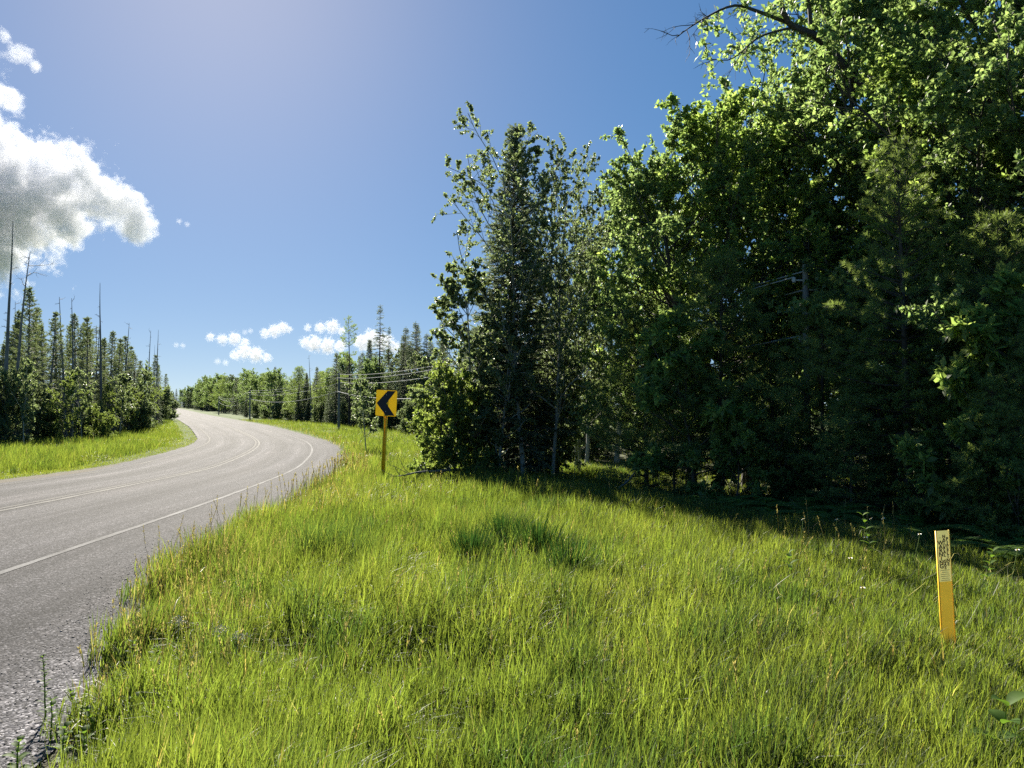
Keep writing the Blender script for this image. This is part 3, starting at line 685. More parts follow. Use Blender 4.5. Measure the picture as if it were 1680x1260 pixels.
# ------------------------------------------------------------------ left-hand bog wood
tree('snag1', 4, 44, 360, 0, 'tallest bare dead trunk, at the left border of the photo', 'dead_tree')
tree('snag2', 22, 45, 408, 0, 'curved dead tree with long bare side branches, beside the tallest snag', 'dead_tree')
tree('snag3', 110, 52, 486, 1, 'thinner dead trunk of the leaning pair', 'dead_tree')
tree('snag4', 118, 50, 480, 2, 'thicker dark dead trunk of the leaning pair', 'dead_tree')
tree('snag1', 168, 56, 463, 3, 'straight slim dead trunk rising alone above the middle of the bog trees', 'dead_tree')
tree('snag3', 198, 66, 527, 4, 'short dead pole right of the lone slim snag', 'dead_tree')
tree('snag4', 244, 82, 538, 5, 'left one of the two far snags near the road bend', 'dead_tree')
tree('snag1', 255, 88, 540, 1, 'right one of the two far snags near the road bend', 'dead_tree')
lt = [('tamarack1', 47, 47, 468), ('tamarack2', 80, 50, 508), ('tamarack1', 22, 50, 520), ('tamarack2', 98, 56, 545), ('tamarack1', 128, 54, 512), ('tamarack2', 146, 56, 518), ('tamarack1', 176, 60, 540), ('tamarack2', 188, 63, 552), ('tamarack2', 208, 70, 548), ('tamarack1', 222, 76, 575), ('tamarack2', 62, 55, 530), ('tamarack1', 160, 66, 555), ('tamarack2', 250, 92, 580), ('tamarack1', 262, 100, 596), ('tamarack2', 236, 84, 590), ('tamarack1', 8, 56, 540), ('tamarack2', 36, 60, 545), ('tamarack1', 112, 62, 560), ('tamarack2', 10, 47, 575), ('tamarack1', -20, 48, 500), ('tamarack2', 270, 118, 612), ('spruce3', 140, 62, 540), ('spruce3', 70, 58, 560), ('spruce3', 200, 78, 575), ('spruce3', 20, 64, 550), ('spruce3', 228, 92, 590)]
lt += [(['tamarack1', 'tamarack2', 'spruce3', 'tamarack1'][i % 4], px, 46 + px * .105 + (i % 3) * 3, top) for i, (px, top) in enumerate([(30, 585), (54, 560), (70, 590), (90, 575), (104, 600), (122, 570), (135, 590), (152, 575), (168, 590), (182, 580), (196, 600), (214, 590), (230, 605), (246, 600), (258, 615), (2, 560), (42, 600), (145, 610), (86, 615), (18, 505), (57, 500), (74, 530), (92, 520), (108, 530), (128, 525), (142, 535), (158, 532), (172, 552), (190, 560), (205, 565), (220, 580), (33, 530)])]
words = {'tamarack1': 'feathery tamarack', 'tamarack2': 'thin sparse tamarack', 'spruce3': 'narrow dark bog spruce'}
special = {0: 'tallest feathery tamarack, just right of the curved dead tree', 1: 'sparse tamarack between the tallest tamarack and the leaning dead pair'}
for i, (k, px, D, top) in enumerate(lt):
    tree(k, px, D, top, i * 1.3, special.get(i, '%s standing among the bog trees left of the road' % words[k]), k.rstrip('123') + '_tree', 'tree', None if i in special else '%s trees in the bog left of the road' % k.rstrip('123'))
for i, (px, D, top, lab) in enumerate([(30, 52, 492, 'slim bare pole between the tallest feathery tamarack and the border'), (66, 54, 528, 'slim bare pole right of the tallest feathery tamarack'), (93, 56, 540, 'slim bare pole just left of the leaning dead pair'), (134, 57, 532, 'slim bare pole just right of the leaning dead pair'), (152, 60, 515, 'slim bare pole left of the lone slim snag'), (186, 64, 545, 'short bare pole right of the lone slim snag'), (212, 72, 552, 'short bare pole midway to the far snags'), (250, 84, 565, 'shortest bare pole between the two far snags')]):
    tree(['snag3', 'snag1'][i % 2], px, D, top, i, lab, 'dead_tree', wide=.75)
ls = [('alder', 15, 42.5, 598, 'grey-green alder bush at the left border above the verge'), ('birch1', 108, 46, 608, 'large light green bush, the brightest of the left verge'), ('alder', 62, 48, 632, 'dark leafy bush between the alder and the bright bush'), ('birch1', 180, 56, 618, 'rounded green bush under the lone slim snag'), ('alder', 150, 54, 652, 'low dark bush right of the brightest left bush'), ('birch1', 212, 64, 622, 'green bush halfway along the left wood'), ('birch1', 243, 74, 590, 'tall light green bush at the end of the left wood'), ('alder', 262, 92, 628, 'dark bush closest to the road bend on the left'), ('alder', 228, 68, 640, 'low bush in front of the far left bushes'), ('alder', -30, 42, 600, 'alder bush mostly beyond the left border'), ('birch1', 82, 48, 650, 'low pale bush at the foot of the bright bush'), ('alder', 274, 112, 640, 'last dark bush before the road disappears')]
ls += [('aspen_young', 40, 42, 585, 'slim young aspen standing between two left border bushes'), ('aspen_young', 135, 48, 600, 'slim young aspen right of the brightest left bush'), ('aspen_young', 196, 57, 610, 'slim young aspen right of the rounded green bush'), ('aspen_young', 236, 68, 605, 'slim young aspen before the tall light green bush'), ('shrub2', 166, 49, 660, 'low light bush at the grass edge below the rounded green bush')]
for i, (k, px, D, top, lab) in enumerate(ls): tree(k, px, D, top, i * 2.1, lab, 'bush' if k != 'aspen_young' else 'aspen_tree', 'bush' if k != 'aspen_young' else 'tree', wide=(.8, .95, 1.1)[i % 3])
for i in range(34):
    D = rg.uniform(54, 150); xl = np.interp(D, [40, 50, 75, 115, 200], [-31, -31, -41, -58, -96]) - rg.uniform(0, 14)
    k = ['tamarack1', 'spruce3', 'tamarack2', 'alder', 'shrub2'][i % 5]
    nm = {'t': 'tamarack_tree', 's': 'spruce_tree', 'a': 'bush', }[k[0]] if k != 'shrub2' else 'bush'
    H = rg.uniform(4.5, 7.5) if nm != 'bush' else rg.uniform(2.8, 4.2)
    plant(k, xl, D, H, rg.uniform(0, 6), '%s filling the back of the bog wood left of the road' % nm.replace('_', ' ').replace('bush', 'leafy bush'), nm, 'bush' if nm == 'bush' else 'tree', nm.replace('_', ' ') + ' copies at the back of the bog wood')

# ------------------------------------------------------------------ tree line right of the road, far
tree('pine4', 573, 84, 515, .5, 'tall white pine with a ragged flat top above the far tree line', 'pine_tree', wide=.8)
tree('spruce3', 622, 80, 498, 1, 'tall narrow spruce spire left of the chevron sign top', 'spruce_tree', wide=.9)
tree('spruce3', 636, 82, 534, 2, 'shorter thin spruce close beside the tall spire', 'spruce_tree', wide=.7)
tree('spruce2', 682, 72, 524, 3, 'full dark spruce above and right of the chevron sign', 'spruce_tree')
tree('spruce2', 664, 74, 545, 4, 'dark spruce just left of the full spruce beyond the sign', 'spruce_tree')
tree('spruce2', 708, 68, 556, 5, 'dark spruce between the sign and the light green bush', 'spruce_tree')
tree('tamarack1', 725, 64, 555, 6, 'thin feathery tree peeping out left of the aspen', 'tamarack_tree')
tree('snag3', 512, 100, 582, 1, 'bare grey dead tree standing above the far tree line', 'dead_tree')
tree('spruce3', 519, 102, 600, 1, 'small dark topped spruce beside the bare grey tree', 'spruce_tree')
tree('pine2', 490, 110, 598, 1, 'dark round topped pine left of the bare grey tree', 'pine_tree')
tree('oak1', 455, 125, 602, 1, 'broad dark tree, highest of the far left tree line', 'broadleaf_tree')
tree('spruce2', 550, 90, 575, 2, 'dark spruce right below the ragged pine', 'spruce_tree')
tree('spruce2', 596, 84, 575, 4, 'spruce between the ragged pine and the spire', 'spruce_tree')
tree('aspen_young', 601, 36, 618, 1, 'young slim aspen standing alone in the verge left of the chevron sign', 'aspen_tree')
tree('alder', 672, 66, 650, 1, 'dark round bush right beside the chevron sign post', 'bush', 'bush')
tree('shrub2', 712, 40, 622, 2, 'pale leafy bush behind the light green bush', 'bush', 'bush')
tree('alder', 640, 74, 640, 3, 'bush behind the chevron sign', 'bush', 'bush')
front = [('alder', 620, 78, 648), ('spruce1', 585, 82, 645), ('alder', 566, 86, 655), ('spruce1', 540, 92, 640), ('alder', 524, 96, 658), ('spruce1', 505, 102, 648), ('spruce1', 490, 106, 640), ('alder', 474, 112, 656), ('alder', 456, 120, 655), ('alder', 436, 130, 654), ('alder', 420, 140, 655), ('spruce1', 404, 152, 652)]
for i, (k, px, D, top) in enumerate(front):
    nm = 'spruce_tree' if k[0] == 's' and k[1] == 'p' else 'bush'
    tree(k, px, D, top, i * 1.7, 'low %s along the foot of the far tree line beyond the bend' % ('young spruce' if nm != 'bush' else 'leafy bush'), nm, 'tree' if nm != 'bush' else 'bush', ('young spruces' if nm != 'bush' else 'leafy bushes') + ' along the foot of the far tree line')
for i in range(190):
    D = 66 * (480 / 66) ** ((i + rg.random()) / 190)
    xe = float(xline(D) + np.interp(D, [60, 78, 105, 150, 300], [13, 10.5, 8.5, 7.5, 8])) + rg.uniform(.8, 14 + D * .06)
    k = ['spruce2', 'oak1', 'spruce3', 'pine2', 'spruce2', 'spruce1', 'pine2', 'spruce1', 'aspen2'][int(rg.integers(9))]
    base = at(0, 0, 1)
    Ht = rg.uniform(.75, 1.15) * np.interp(D, [60, 85, 105, 130, 200, 480], [9.6, 9.8, 8.2, 7.6, 10, 16])
    kd = {'s': 'spruce', 'o': 'broadleaf', 'p': 'pine', 'a': 'aspen'}[k[0]]
    plant(k, xe, D, Ht, rg.uniform(0, 6), '%s tree in the dense far tree line right of the road' % kd, kd + '_tree', 'tree', '%s trees of the far tree line' % kd)
for i in range(100):
    D = 118 * (560 / 118) ** rg.random(); side = i % 2
    if side == 0 and D < 230: D += 200
    x = float(xline(D)) + (rg.uniform(8, 30) if side == 0 else -9.5 - rg.uniform(3.5, 16))
    k = ['spruce2', 'pine2', 'spruce1', 'oak1', 'birch1'][i % 5]; kd = {'s': 'spruce', 'o': 'broadleaf', 'b': 'birch', 'p': 'pine'}[k[0]]; sd = ('right', 'left')[side]
    plant(k, x, D, rg.uniform(.8, 1.15) * (np.interp(D, [200, 480], [10, 16]) if side == 0 else np.interp(D, [118, 300, 560], [6, 8, 12])), rg.uniform(0, 6), '%s tree along the distant straight, %s of the road' % (kd, sd), kd + '_tree', 'tree', '%s trees along the distant straight, %s of the road' % (kd, sd))
for i in range(90):     # trees where the road ends
    D = rg.uniform(330, 740); x = float(xline(D)) + rg.uniform(8, 42)
    k = ['oak1', 'spruce2', 'spruce1'][i % 3]; kd = {'s': 'spruce', 'o': 'broadleaf'}[k[0]]
    plant(k, x, D, rg.uniform(14, 21), rg.uniform(0, 6), '%s tree at the far end of the road' % kd, kd + '_tree', 'tree', '%s trees at the far end of the road' % kd)

# ------------------------------------------------------------------ signs
M['sign_yellow'] = plain_mat('sign_yellow_sheeting', (.96, .56, .008), .45, .3, .05, 6, thin=.085)  # metal panel; translucence added so sun from behind brightens its face
M['sign_black'] = plain_mat('sign_black', (.012, .012, .018), .5, .4, .1, 6)
M['post_yellow'] = plain_mat('post_yellow_paint', (.95, .56, .02), .5, .3, .12, 9)
M['bolt'] = plain_mat('zinc_bolt', (.4, .4, .4), .4, .5, .1, 40, .8)
def prism(outline, y0, y1):
    n = len(outline); V = [(x, y0, z) for x, z in outline] + [(x, y1, z) for x, z in outline]
    me = bpy.data.meshes.new('panel'); me.from_pydata(V, [], [list(range(n)), list(range(2 * n - 1, n - 1, -1))] + [[(i + 1) % n, i, n + i, n + (i + 1) % n] for i in range(n)])
    me.update(); return me
def rrect(w, h, r, k=5):
    return [(sx * (w / 2 - r) + r * math.cos(a0 + q * math.pi / 2 / k), sz * (h / 2 - r) + r * math.sin(a0 + q * math.pi / 2 / k)) for sx, sz, a0 in ((1, 1, 0), (-1, 1, math.pi / 2), (-1, -1, math.pi), (1, -1, 1.5 * math.pi)) for q in range(k + 1)]
D = 18.4; b = at(627, 778, D); gz_ = ground_at(b.x, D)
sg = tag(empty('chevron_sign', (b.x, D, gz_ - .05)), 'yellow road sign with a black chevron pointing left, on a yellow post', 'road sign')
sg.rotation_euler = (0, R(2.6), R(-6))
top = at(632, 640, D).z - gz_ + .05; ph = .62; pw = .51
mb = MB()   # flanged channel post
for cx, cyy, w, d in ((0, .012, .05, .006), (-.026, 0, .006, .030), (.026, 0, .006, .030), (-.038, -.014, .022, .005), (.038, -.014, .022, .005)):
    mb.box((cx, cyy + .02, (top - .06) / 2), (w, d, top - .06))
pst = link('post', mb.mesh('post', [M['post_yellow']]), sg)
pan = bpy.data.meshes.new('panel'); _o = rrect(pw, ph, .035); pan.from_pydata([(x, -.003, z) for x, z in _o], [], [list(range(len(_o)))]); pan.update(); pan.materials.append(M['sign_yellow'])
pn = link('panel', pan, sg, (0, 0, top - ph / 2)); 
ch = [(.54, 1), (.93, 1), (.5, .49), (.93, 0), (.5, 0), (.04, .49)]
chm = prism([((x - .5) * pw, (z - .5) * (ph - .03)) for x, z in ch][::-1], -.0075, -.0055); chm.materials.append(M['sign_black'])
link('chevron', chm, pn)
for zz in (.2, -.2):
    mb = MB(); mb.tube([(0, -.014, zz), (0, -.0078, zz)], .009, 8, cap=True); link('bolt', mb.mesh('bolt', [M['bolt']]), pn)

D = 4.85; b = at(1556, 1057, D); tp = at(1548, 870, D); gz_ = ground_at(b.x, D)
M['marker'] = plain_mat('marker_orange_yellow', (.95, .58, .05), .45, .3, .06, 8, thin=.065)
M['decal'] = plain_mat('marker_yellow_decal', (.95, .82, .28), .4, .3, .05, 8, thin=.075)
mk = tag(empty('pipeline_marker', (b.x + .012, D, gz_ - .05)), 'thin flat yellow utility marker post with stacked black warning letters, in the grass', 'marker post')
mk.rotation_euler = (0, R(-2.6), R(8)); mh = tp.z - gz_ + .05; mw = .086
def sheet(mb, z0, z1):
    mb.add([(-mw / 2, 0, z0), (mw / 2, 0, z0), (mw / 2, 0, z1), (-mw / 2, 0, z1)], [(0, 1, 2, 3)])
DH = .318
mb = MB(); sheet(mb, 0, mh - DH); mb.box((-mw / 2 - .002, .004, mh / 2), (.004, .012, mh)); mb.box((mw / 2 + .002, .004, mh / 2), (.004, .012, mh))
link('blade', mb.mesh('blade', [M['marker']]), mk)
mb = MB(); sheet(mb, mh - DH, mh); dc = link('decal', mb.mesh('decal', [M['decal']]), mk)
def letters(txt, x, z0, size, pitch, xs=1.0):
    c = bpy.data.curves.new('lettering', 'FONT'); c.body = '\n'.join(txt); c.size = size; c.align_x = 'CENTER'; c.align_y = 'TOP'
    c.space_line = pitch / size; c.extrude = .0004; c.offset = .0010; c.materials.append(M['sign_black'])
    o = bpy.data.objects.new('lettering', c); COL.objects.link(o); dg = bpy.context.evaluated_depsgraph_get()
    me = bpy.data.meshes.new_from_object(o.evaluated_get(dg)); bpy.data.objects.remove(o)
    o = link('lettering', me, dc, (x, -.0015, z0)); o.rotation_euler = (R(90), 0, 0); o.scale = (xs, 1, 1)
    return o
letters('WARNING', -.021, mh - .058, .036, .0245, 1.05)
letters('NATURAL', .004, mh - .024, .0270, .0195); letters('GAS', .004, mh - .024 - 8.0 * .0195, .0270, .0195)
letters('PIPELINE', .026, mh - .040, .0290, .0222)
mb = MB()
for q, (w, x) in enumerate(((.016, -.024), (.06, 0), (.045, 0), (.058, 0), (.062, 0), (.05, 0), (.06, 0))):
    mb.box((x, -.0014, mh - .044 if q == 0 else mh - .235 - q * .0125), (w, .0006, .0022))
link('fine_print', mb.mesh('fine_print', [M['sign_black']]), dc)

# ------------------------------------------------------------------ utility poles and wires
M['pole'] = bark_mat('weathered_pole_wood', (.14, .125, .11), (.27, .25, .22), 6)
M['wire'] = plain_mat('bright_aluminium_wire', (.45, .45, .44), .8, .05, .05, 3)
M['porcelain'] = plain_mat('grey_porcelain', (.45, .45, .43), .3, .5, .1, 30)
poles = [(1324, 14.6, [4.2, 4.08, 3.9, 2.95], 'utility pole whose grey top shows between the oaks'), (556, 73.0, [4.75, 4.4, 3.95, 3.1], 'weathered utility pole under the ragged pine, left of the chevron sign'), (410, 115.0, [4.1, 3.8, 3.5, 2.9], 'utility pole standing in the verge beyond the road bend'), (359, 190.0, [4.3, 4.0, 3.7, 3.0], 'smallest, farthest utility pole along the road')]
att = []
for px, D, hs_, lab in poles:
    x = at(px, 668, D).x; g = ground_at(x, D); r = tag(empty('utility_pole', (x, D, g - .1)), lab, 'utility pole', 'utility poles along the road')
    H = hs_[0] + .12 - g + .1
    mb = MB(); mb.tube([(0, 0, 0), (0, 0, H * .5), (0, 0, H)], [.13, .115, .095] if D > 20 else [.07, .062, .055], 10, cap=True); link('shaft', mb.mesh('shaft', [M['pole']], True), r)
    pts = []
    for q, h in enumerate(hs_):
        sx = (.0, -.22, .22, -.12)[q]; zz = h - g + .1
        mb = MB(); 
        if q: mb.tube([(0, 0, zz - .06), (sx, 0, zz - .06)], .02, 5)
        mb.tube([(sx, 0, zz - .10), (sx, 0, zz - .05), (sx, 0, zz)], [.03, .045, .025], 8, cap=True); link('insulator', mb.mesh('insulator', [M['porcelain']], True), r)
        pts.append(np.array([x + sx, D, h]))
    att.append(pts)
wl_ = ['topmost of the overhead wires', 'second overhead wire from the top', 'third overhead wire from the top', 'lowest and thickest overhead wire, a telephone cable']
for q in range(4):
    mb = MB(); P = []
    for a_, b_ in zip(att[:-1], att[1:]):
        u = np.linspace(0, 1, 25)[:, None]; L = np.linalg.norm(b_[q] - a_[q]); sag = .011 * L + (.25 if q == 3 else 0)
        seg = a_[q] * (1 - u) + b_[q] * u; seg[:, 2] -= sag * 4 * (u * (1 - u))[:, 0]; P.append(seg if not P else seg[1:])
    mb.tube(np.concatenate(P), .016 if q < 3 else .022, 5); o = link('overhead_wire', mb.mesh('overhead_wire', [M['wire']]))
    tag(o, wl_[q] + ' strung along the road', 'wire', 'overhead wires between the poles')

# ------------------------------------------------------------------ bare limb of the tallest oak
def world_tube(mb, rg, P, r0, r1, k=5, sub=4, wob_=.02):
    P = np.array(P, float); n = (len(P) - 1) * sub + 1; t = np.linspace(0, len(P) - 1, n)
    Q = np.stack([np.interp(t, np.arange(len(P)), P[:, c]) for c in range(3)], 1); Q[1:-1] += rg.normal(0, wob_, (n - 2, 3))
    for _ in range(2): Q[1:-1] = (Q[:-2] + 2 * Q[1:-1] + Q[2:]) / 4
    mb.tube(Q, np.linspace(r0, r1, n), k); return Q
rg = np.random.default_rng(77)
mb = MB(); lb = MB(); bpy.context.view_layer.update(); inv = np.array(tall_oak.matrix_world.inverted())
pt = lambda px, py, D: np.array(at(px, py, D))
main = [world_tube(mb, rg, [pt(1420, 150, 17.3), pt(1345, 58, 16.8), pt(1290, 40, 16.4), pt(1270, -40, 16.2)], .10, .05), world_tube(mb, rg, [pt(1345, 58, 16.8), pt(1250, 20, 16.3), pt(1205, 5, 16.0), pt(1150, 32, 15.8), pt(1112, 60, 15.6)], .05, .008),
        world_tube(mb, rg, [pt(1300, 45, 16.5), pt(1240, 60, 16.2), pt(1205, 100, 16.0), pt(1165, 97, 15.9)], .03, .006), world_tube(mb, rg, [pt(1330, 40, 16.6), pt(1325, 0, 16.5), pt(1335, -60, 16.4)], .05, .03)]
for L_, (f0, f1, n_) in zip(main, ((.6, 1, 4), (.3, 1, 16), (.3, 1, 9), (.3, 1, 4))):
    for k in range(n_):
        p_, t_ = along(L_, rg.uniform(f0, f1)); b_ = bend_line(rg, p_, side_dir(rg, t_, R(rg.uniform(25, 60))) + np.array([0, 0, -.15]), rg.uniform(.3, .9), 6, .14, -.02); mb.tube(b_, np.linspace(.012, .003, 6), 3)
        for k2 in range(4):
            p2, t2 = along(b_, rg.uniform(.3, .95)); mb.tube(bend_line(rg, p2, side_dir(rg, t2, .7), rg.uniform(.1, .35), 4, .15, 0), np.linspace(.006, .002, 4), 3)
def to_local(mb_): mb_.V = [((np.c_[v, np.ones(len(v))] @ inv.T)[:, :3]) for v in mb_.V]
P = []; Dd = []
for L_, n_ in ((main[1], 14), (main[2], 16), (main[0], 22), (main[3], 14)):
    for k in range(n_):
        p_, t_ = along(L_, rg.uniform(.1, .72 if L_ is main[1] else 1)); e = p_ + side_dir(rg, t_, 1.0) * rg.uniform(.1, .5); mb.tube([p_, e], [.006, .002], 3)
        m_ = int(rg.integers(10, 26)); P.append(np.tile(e, (m_, 1)) + rg.normal(0, .06, (m_, 3))); Dd.append(unit(rg, m_))
P = np.concatenate(P); lb.kites(P, np.concatenate(Dd), unit(rg, len(P)) + [0, 0, .8], .14 * rg.uniform(.6, 1.2, len(P)), .08, .18, 0, .55)
to_local(mb); to_local(lb)
link('bare_limb', mb.mesh('bare_limb', [M['bark']]), tall_oak); link('crown', lb.mesh('limb_leaves', [M['oak']]), tall_oak)

# ------------------------------------------------------------------ fallen wood
rg = np.random.default_rng(9)
def stick(name, pts, r0, r1, label, cat, twigs=8, tl=.5):
    mb = MB(); Q = world_tube(mb, rg, pts, r0, r1, 6, 4, .025)
    for k in range(twigs):
        p_, t_ = along(Q, rg.uniform(.1, .97)); b_ = bend_line(rg, p_, side_dir(rg, t_, .9) + np.array([0, 0, .35]), tl * rg.uniform(.3, 1), 4, .12, .02); mb.tube(b_, np.linspace(r1 * .8, .003, 4), 3)
    c = mb.V[0][0].copy(); 
    for v in mb.V: v -= c
    return tag(link(name, mb.mesh(name, [M['dead']]), None, tuple(c)), label, cat)
stick('fallen_branch', [at(776, 766, 18.2), at(735, 773, 17.9), at(690, 776, 17.6), at(640, 781, 17.3)], .045, .012, 'dead grey branch lying in the grass between the chevron sign and the bush', 'branch', 10, .6)
stick('leaning_branch', [at(1012, 806, 15.4), at(1030, 786, 15.2), at(1056, 758, 15.0)], .022, .008, 'dead broken branch leaning out of the shade at the wood edge', 'branch', 6, .4)
stick('stick', [at(214, 992, 6.3), at(228, 989, 6.35), at(243, 986, 6.4)], .008, .004, 'small dry stick lying on the paved shoulder by the grass', 'stick', 2, .08)

# ------------------------------------------------------------------ ferns, weeds, flowers, tufts
def fern_mesh(seed, n=9, L=.75):
    rg = np.random.default_rng(seed); C = MB(); T = []; 
    for i in range(n):
        az = i * GA + rg.uniform(-.3, .3); d = [math.cos(az), math.sin(az), 1.1]; d = np.array(d) / np.linalg.norm(d)
        fr = bend_line(rg, [0, 0, 0], d, L * rg.uniform(.7, 1.2), 10, .03, -.16); C.tube(fr, np.linspace(.005, .002, 10), 3)
        k = 34; u = np.linspace(.2, .99, k)
        for sgn in (-1, 1):
            P = []; Dn = []; Ls = []
            for q in u:
                p, t = along(fr, q); sd = np.cross(t, [0, 0, 1]); sd /= np.linalg.norm(sd) + 1e-6
                P.append(p); Dn.append(sd * sgn + t * .45 + [0, 0, -.12]); Ls.append(.20 * L * math.sin(math.pi * (.12 + .86 * (1 - q) ** .8 * .9)) + .015)
            C.kites(P, Dn, np.tile([0, 0, 1.0], (k, 1)) + unit(rg, k) * .3, np.array(Ls), .034, .1, 0, .35)
    return C.mesh('fern', [M['fern']])
FERN = [fern_mesh(1), fern_mesh(2, 7, .6), fern_mesh(3, 11, .8)]
fp = [(1228, 842, 12.0), (1262, 836, 12.2), (1290, 845, 11.8), (1345, 850, 11.2), (1385, 858, 10.8), (1440, 866, 10.4), (1530, 872, 9.6), (1572, 868, 9.4), (1612, 872, 9.0), (1650, 874, 8.8), (1678, 880, 8.5), (1500, 868, 9.9), (1185, 834, 12.8), (1330, 840, 11.9), (1640, 860, 9.5)]
fl = {0: 'pale tipped fern at the wood edge below the small oak sapling', 6: 'fern just left of the top of the marker post', 8: 'largest fern of the group right of the marker post'}
for i, (px, py, D) in enumerate(fp):
    x = at(px, py, D).x; o = link('fern', FERN[i % 3], None, (x, D, ground_at(x, D))); o.rotation_euler = (0, 0, i * 1.9); o.scale = (1.0 + .25 * math.sin(i * 7),) * 3
    tag(o, fl.get(i, 'green fern in the shade along the foot of the wood'), 'fern', None if i in fl else 'ferns along the foot of the wood')
def weed(x, y, H, seed, label, leaf=(.11, .045), pairs=6, group=None, mat='weed', cat='plant', name='broadleaf_weed'):
    rg = np.random.default_rng(seed); T = MB(); C = MB()
    st = bend_line(rg, [0, 0, 0], [rg.normal(0, .1), rg.normal(0, .1), 1], H, 7, .05, 0); T.tube(st, np.linspace(.005, .002, 7), 5)
    for k in range(pairs):
        p, t = along(st, min(.995, .15 + .85 * k / max(1, pairs - 1))); az = k * 1.57 + rg.uniform(-.3, .3)
        for a_ in (0, math.pi):
            d = np.array([math.cos(az + a_), math.sin(az + a_), .55 + .5 * k / pairs]); L = leaf[0] * rg.uniform(.75, 1.2) * (1 - .35 * k / pairs); d /= np.linalg.norm(d)
            s_ = np.cross(d, [0, 0, 1]); s_ /= np.linalg.norm(s_); n_ = np.cross(s_, d); V = []; F = []
            for q in range(7):
                f = q / 6; w = leaf[1] * math.sin(math.pi * min(1, f * .96 + .03)) ** .8 * .5; c = p + d * L * f + np.array([0, 0, -.35 * L * f * f])
                V += [c - s_ * w + n_ * w * .35, c, c + s_ * w + n_ * w * .35]
            for q in range(6): F += [(3 * q, 3 * q + 1, 3 * q + 4, 3 * q + 3), (3 * q + 1, 3 * q + 2, 3 * q + 5, 3 * q + 4)]
            C.add(V, F)
    r = tag(empty(name, (x, y, ground_at(x, y) - .01)), label, cat, group)
    link('stem', T.mesh('stem', [M['weed']], True), r); link('foliage', C.mesh('foliage', [M[mat]], True), r); return r
p = at(1606, 1236, 3.5); weed(p.x, 3.5, .42, 3, 'pale broad leaved milkweed at the lower right corner of the field', (.17, .075), 5)
for i, (px, py, D, H, lab) in enumerate([(82, 1195, 3.75, .20, 'leafy green weed at the lower left corner beside the pavement'), (215, 1110, 4.6, .22, 'bright leaved weed on the gravel below the dry stick'), (130, 1165, 3.95, .18, 'small weed between the lower left weed and the grass'), (75, 1150, 4.0, .34, 'tall grey green weed growing out of the pavement edge'), (185, 1140, 4.2, .18, 'small yellow green weed at the ragged grass edge')]):
    p = at(px, py, D); weed(p.x, D, H, 20 + i, lab, (.065, .028) if i != 3 else (.05, .014), 7 if i != 3 else 12)
for i, (px, py, D, H, lab) in enumerate([(1432, 922, 8.0, .55, 'pale pointed weed standing up at the shade line left of the marker post'), (910, 792, 15.5, .5, 'bright weed at the shade line below the tall spruce'), (955, 806, 14.8, .45, 'greyish weed at the shade line right of the bright weed'), (1010, 818, 14.0, .5, 'yellow green weed below the leaning dead branch'), (1615, 960, 6.6, .4, 'shaded weed right of the marker post'), (1300, 985, 6.6, .35, 'low weed in the sunny field left of the marker post')]):
    p = at(px, py, D); weed(p.x, D, H, 40 + i, lab, (.13, .04), 7)
for i, (px, py, D, H) in enumerate([(30, 1240, 3.45, .14), (105, 1230, 3.5, .18), (165, 1205, 3.7, .2), (240, 1060, 5.0, .16), (262, 1100, 4.6, .2), (195, 1165, 4.0, .15), (140, 1235, 3.5, .16), (225, 1195, 3.75, .22), (300, 1010, 5.6, .18), (340, 965, 6.4, .18)]):
    p = at(px, py, D); weed(p.x, D, H, 60 + i, 'small bright weed rooted along the ragged pavement edge', (.075, .034), 6, 'small weeds along the ragged pavement edge')
M['white'] = plain_mat('white_petals', (.8, .8, .76), .6, .3, .04, 30); M['yolk'] = plain_mat('yellow_disc', (.7, .45, .03), .7, .2, .1, 90); M['greenstem'] = plain_mat('green_stem', (.10, .16, .03), .6, .3, .1, 30)
def daisy(seed):
    rg = np.random.default_rng(seed); T = MB(); st = bend_line(rg, [0, 0, 0], [rg.normal(0, .1), -.08, 1], .5, 6, .05, 0); T.tube(st, np.linspace(.003, .002, 6), 4)
    e = st[-1]; P_ = MB(); a = np.arange(14) * 2 * math.pi / 14; d = np.stack([np.cos(a), np.sin(a) * .75, .15 - .6 * np.sin(a)], 1)
    P_.kites(np.tile(e, (14, 1)), d, np.tile([0, -.6, .8], (14, 1)), .019, .008, .05, 0, .7); K = MB(); K.tube([e, e + np.array([0, -.004, .006])], [.008, .005], 8, cap=True)
    return T.mesh('stem', [M['greenstem']]), P_.mesh('petals', [M['white']]), K.mesh('flower_centre', [M['yolk']])
DS = [daisy(1), daisy(2)]
for i, (px, py, D) in enumerate([(1367, 911, 8.6), (1421, 908, 8.3), (1440, 911, 8.2), (1412, 955, 7.0), (1382, 992, 6.3), (1500, 940, 7.6), (1655, 960, 6.6), (1310, 930, 8.0), (1400, 1040, 5.2)]):
    x = at(px, py, D).x; r = tag(empty('daisy', (x, D, ground_at(x, D) - .02)), 'small white daisy dotted in the grass near the marker post', 'flower', 'white daisies in the grass'); r.rotation_euler = (0, 0, rg.uniform(-1, 1)); r.scale = (1, 1, rg.uniform(.75, 1.0))
    for m_, nm in zip(DS[i % 2], ('stem', 'petals', 'flower_centre')): link(nm, m_, r)
rg = np.random.default_rng(31)
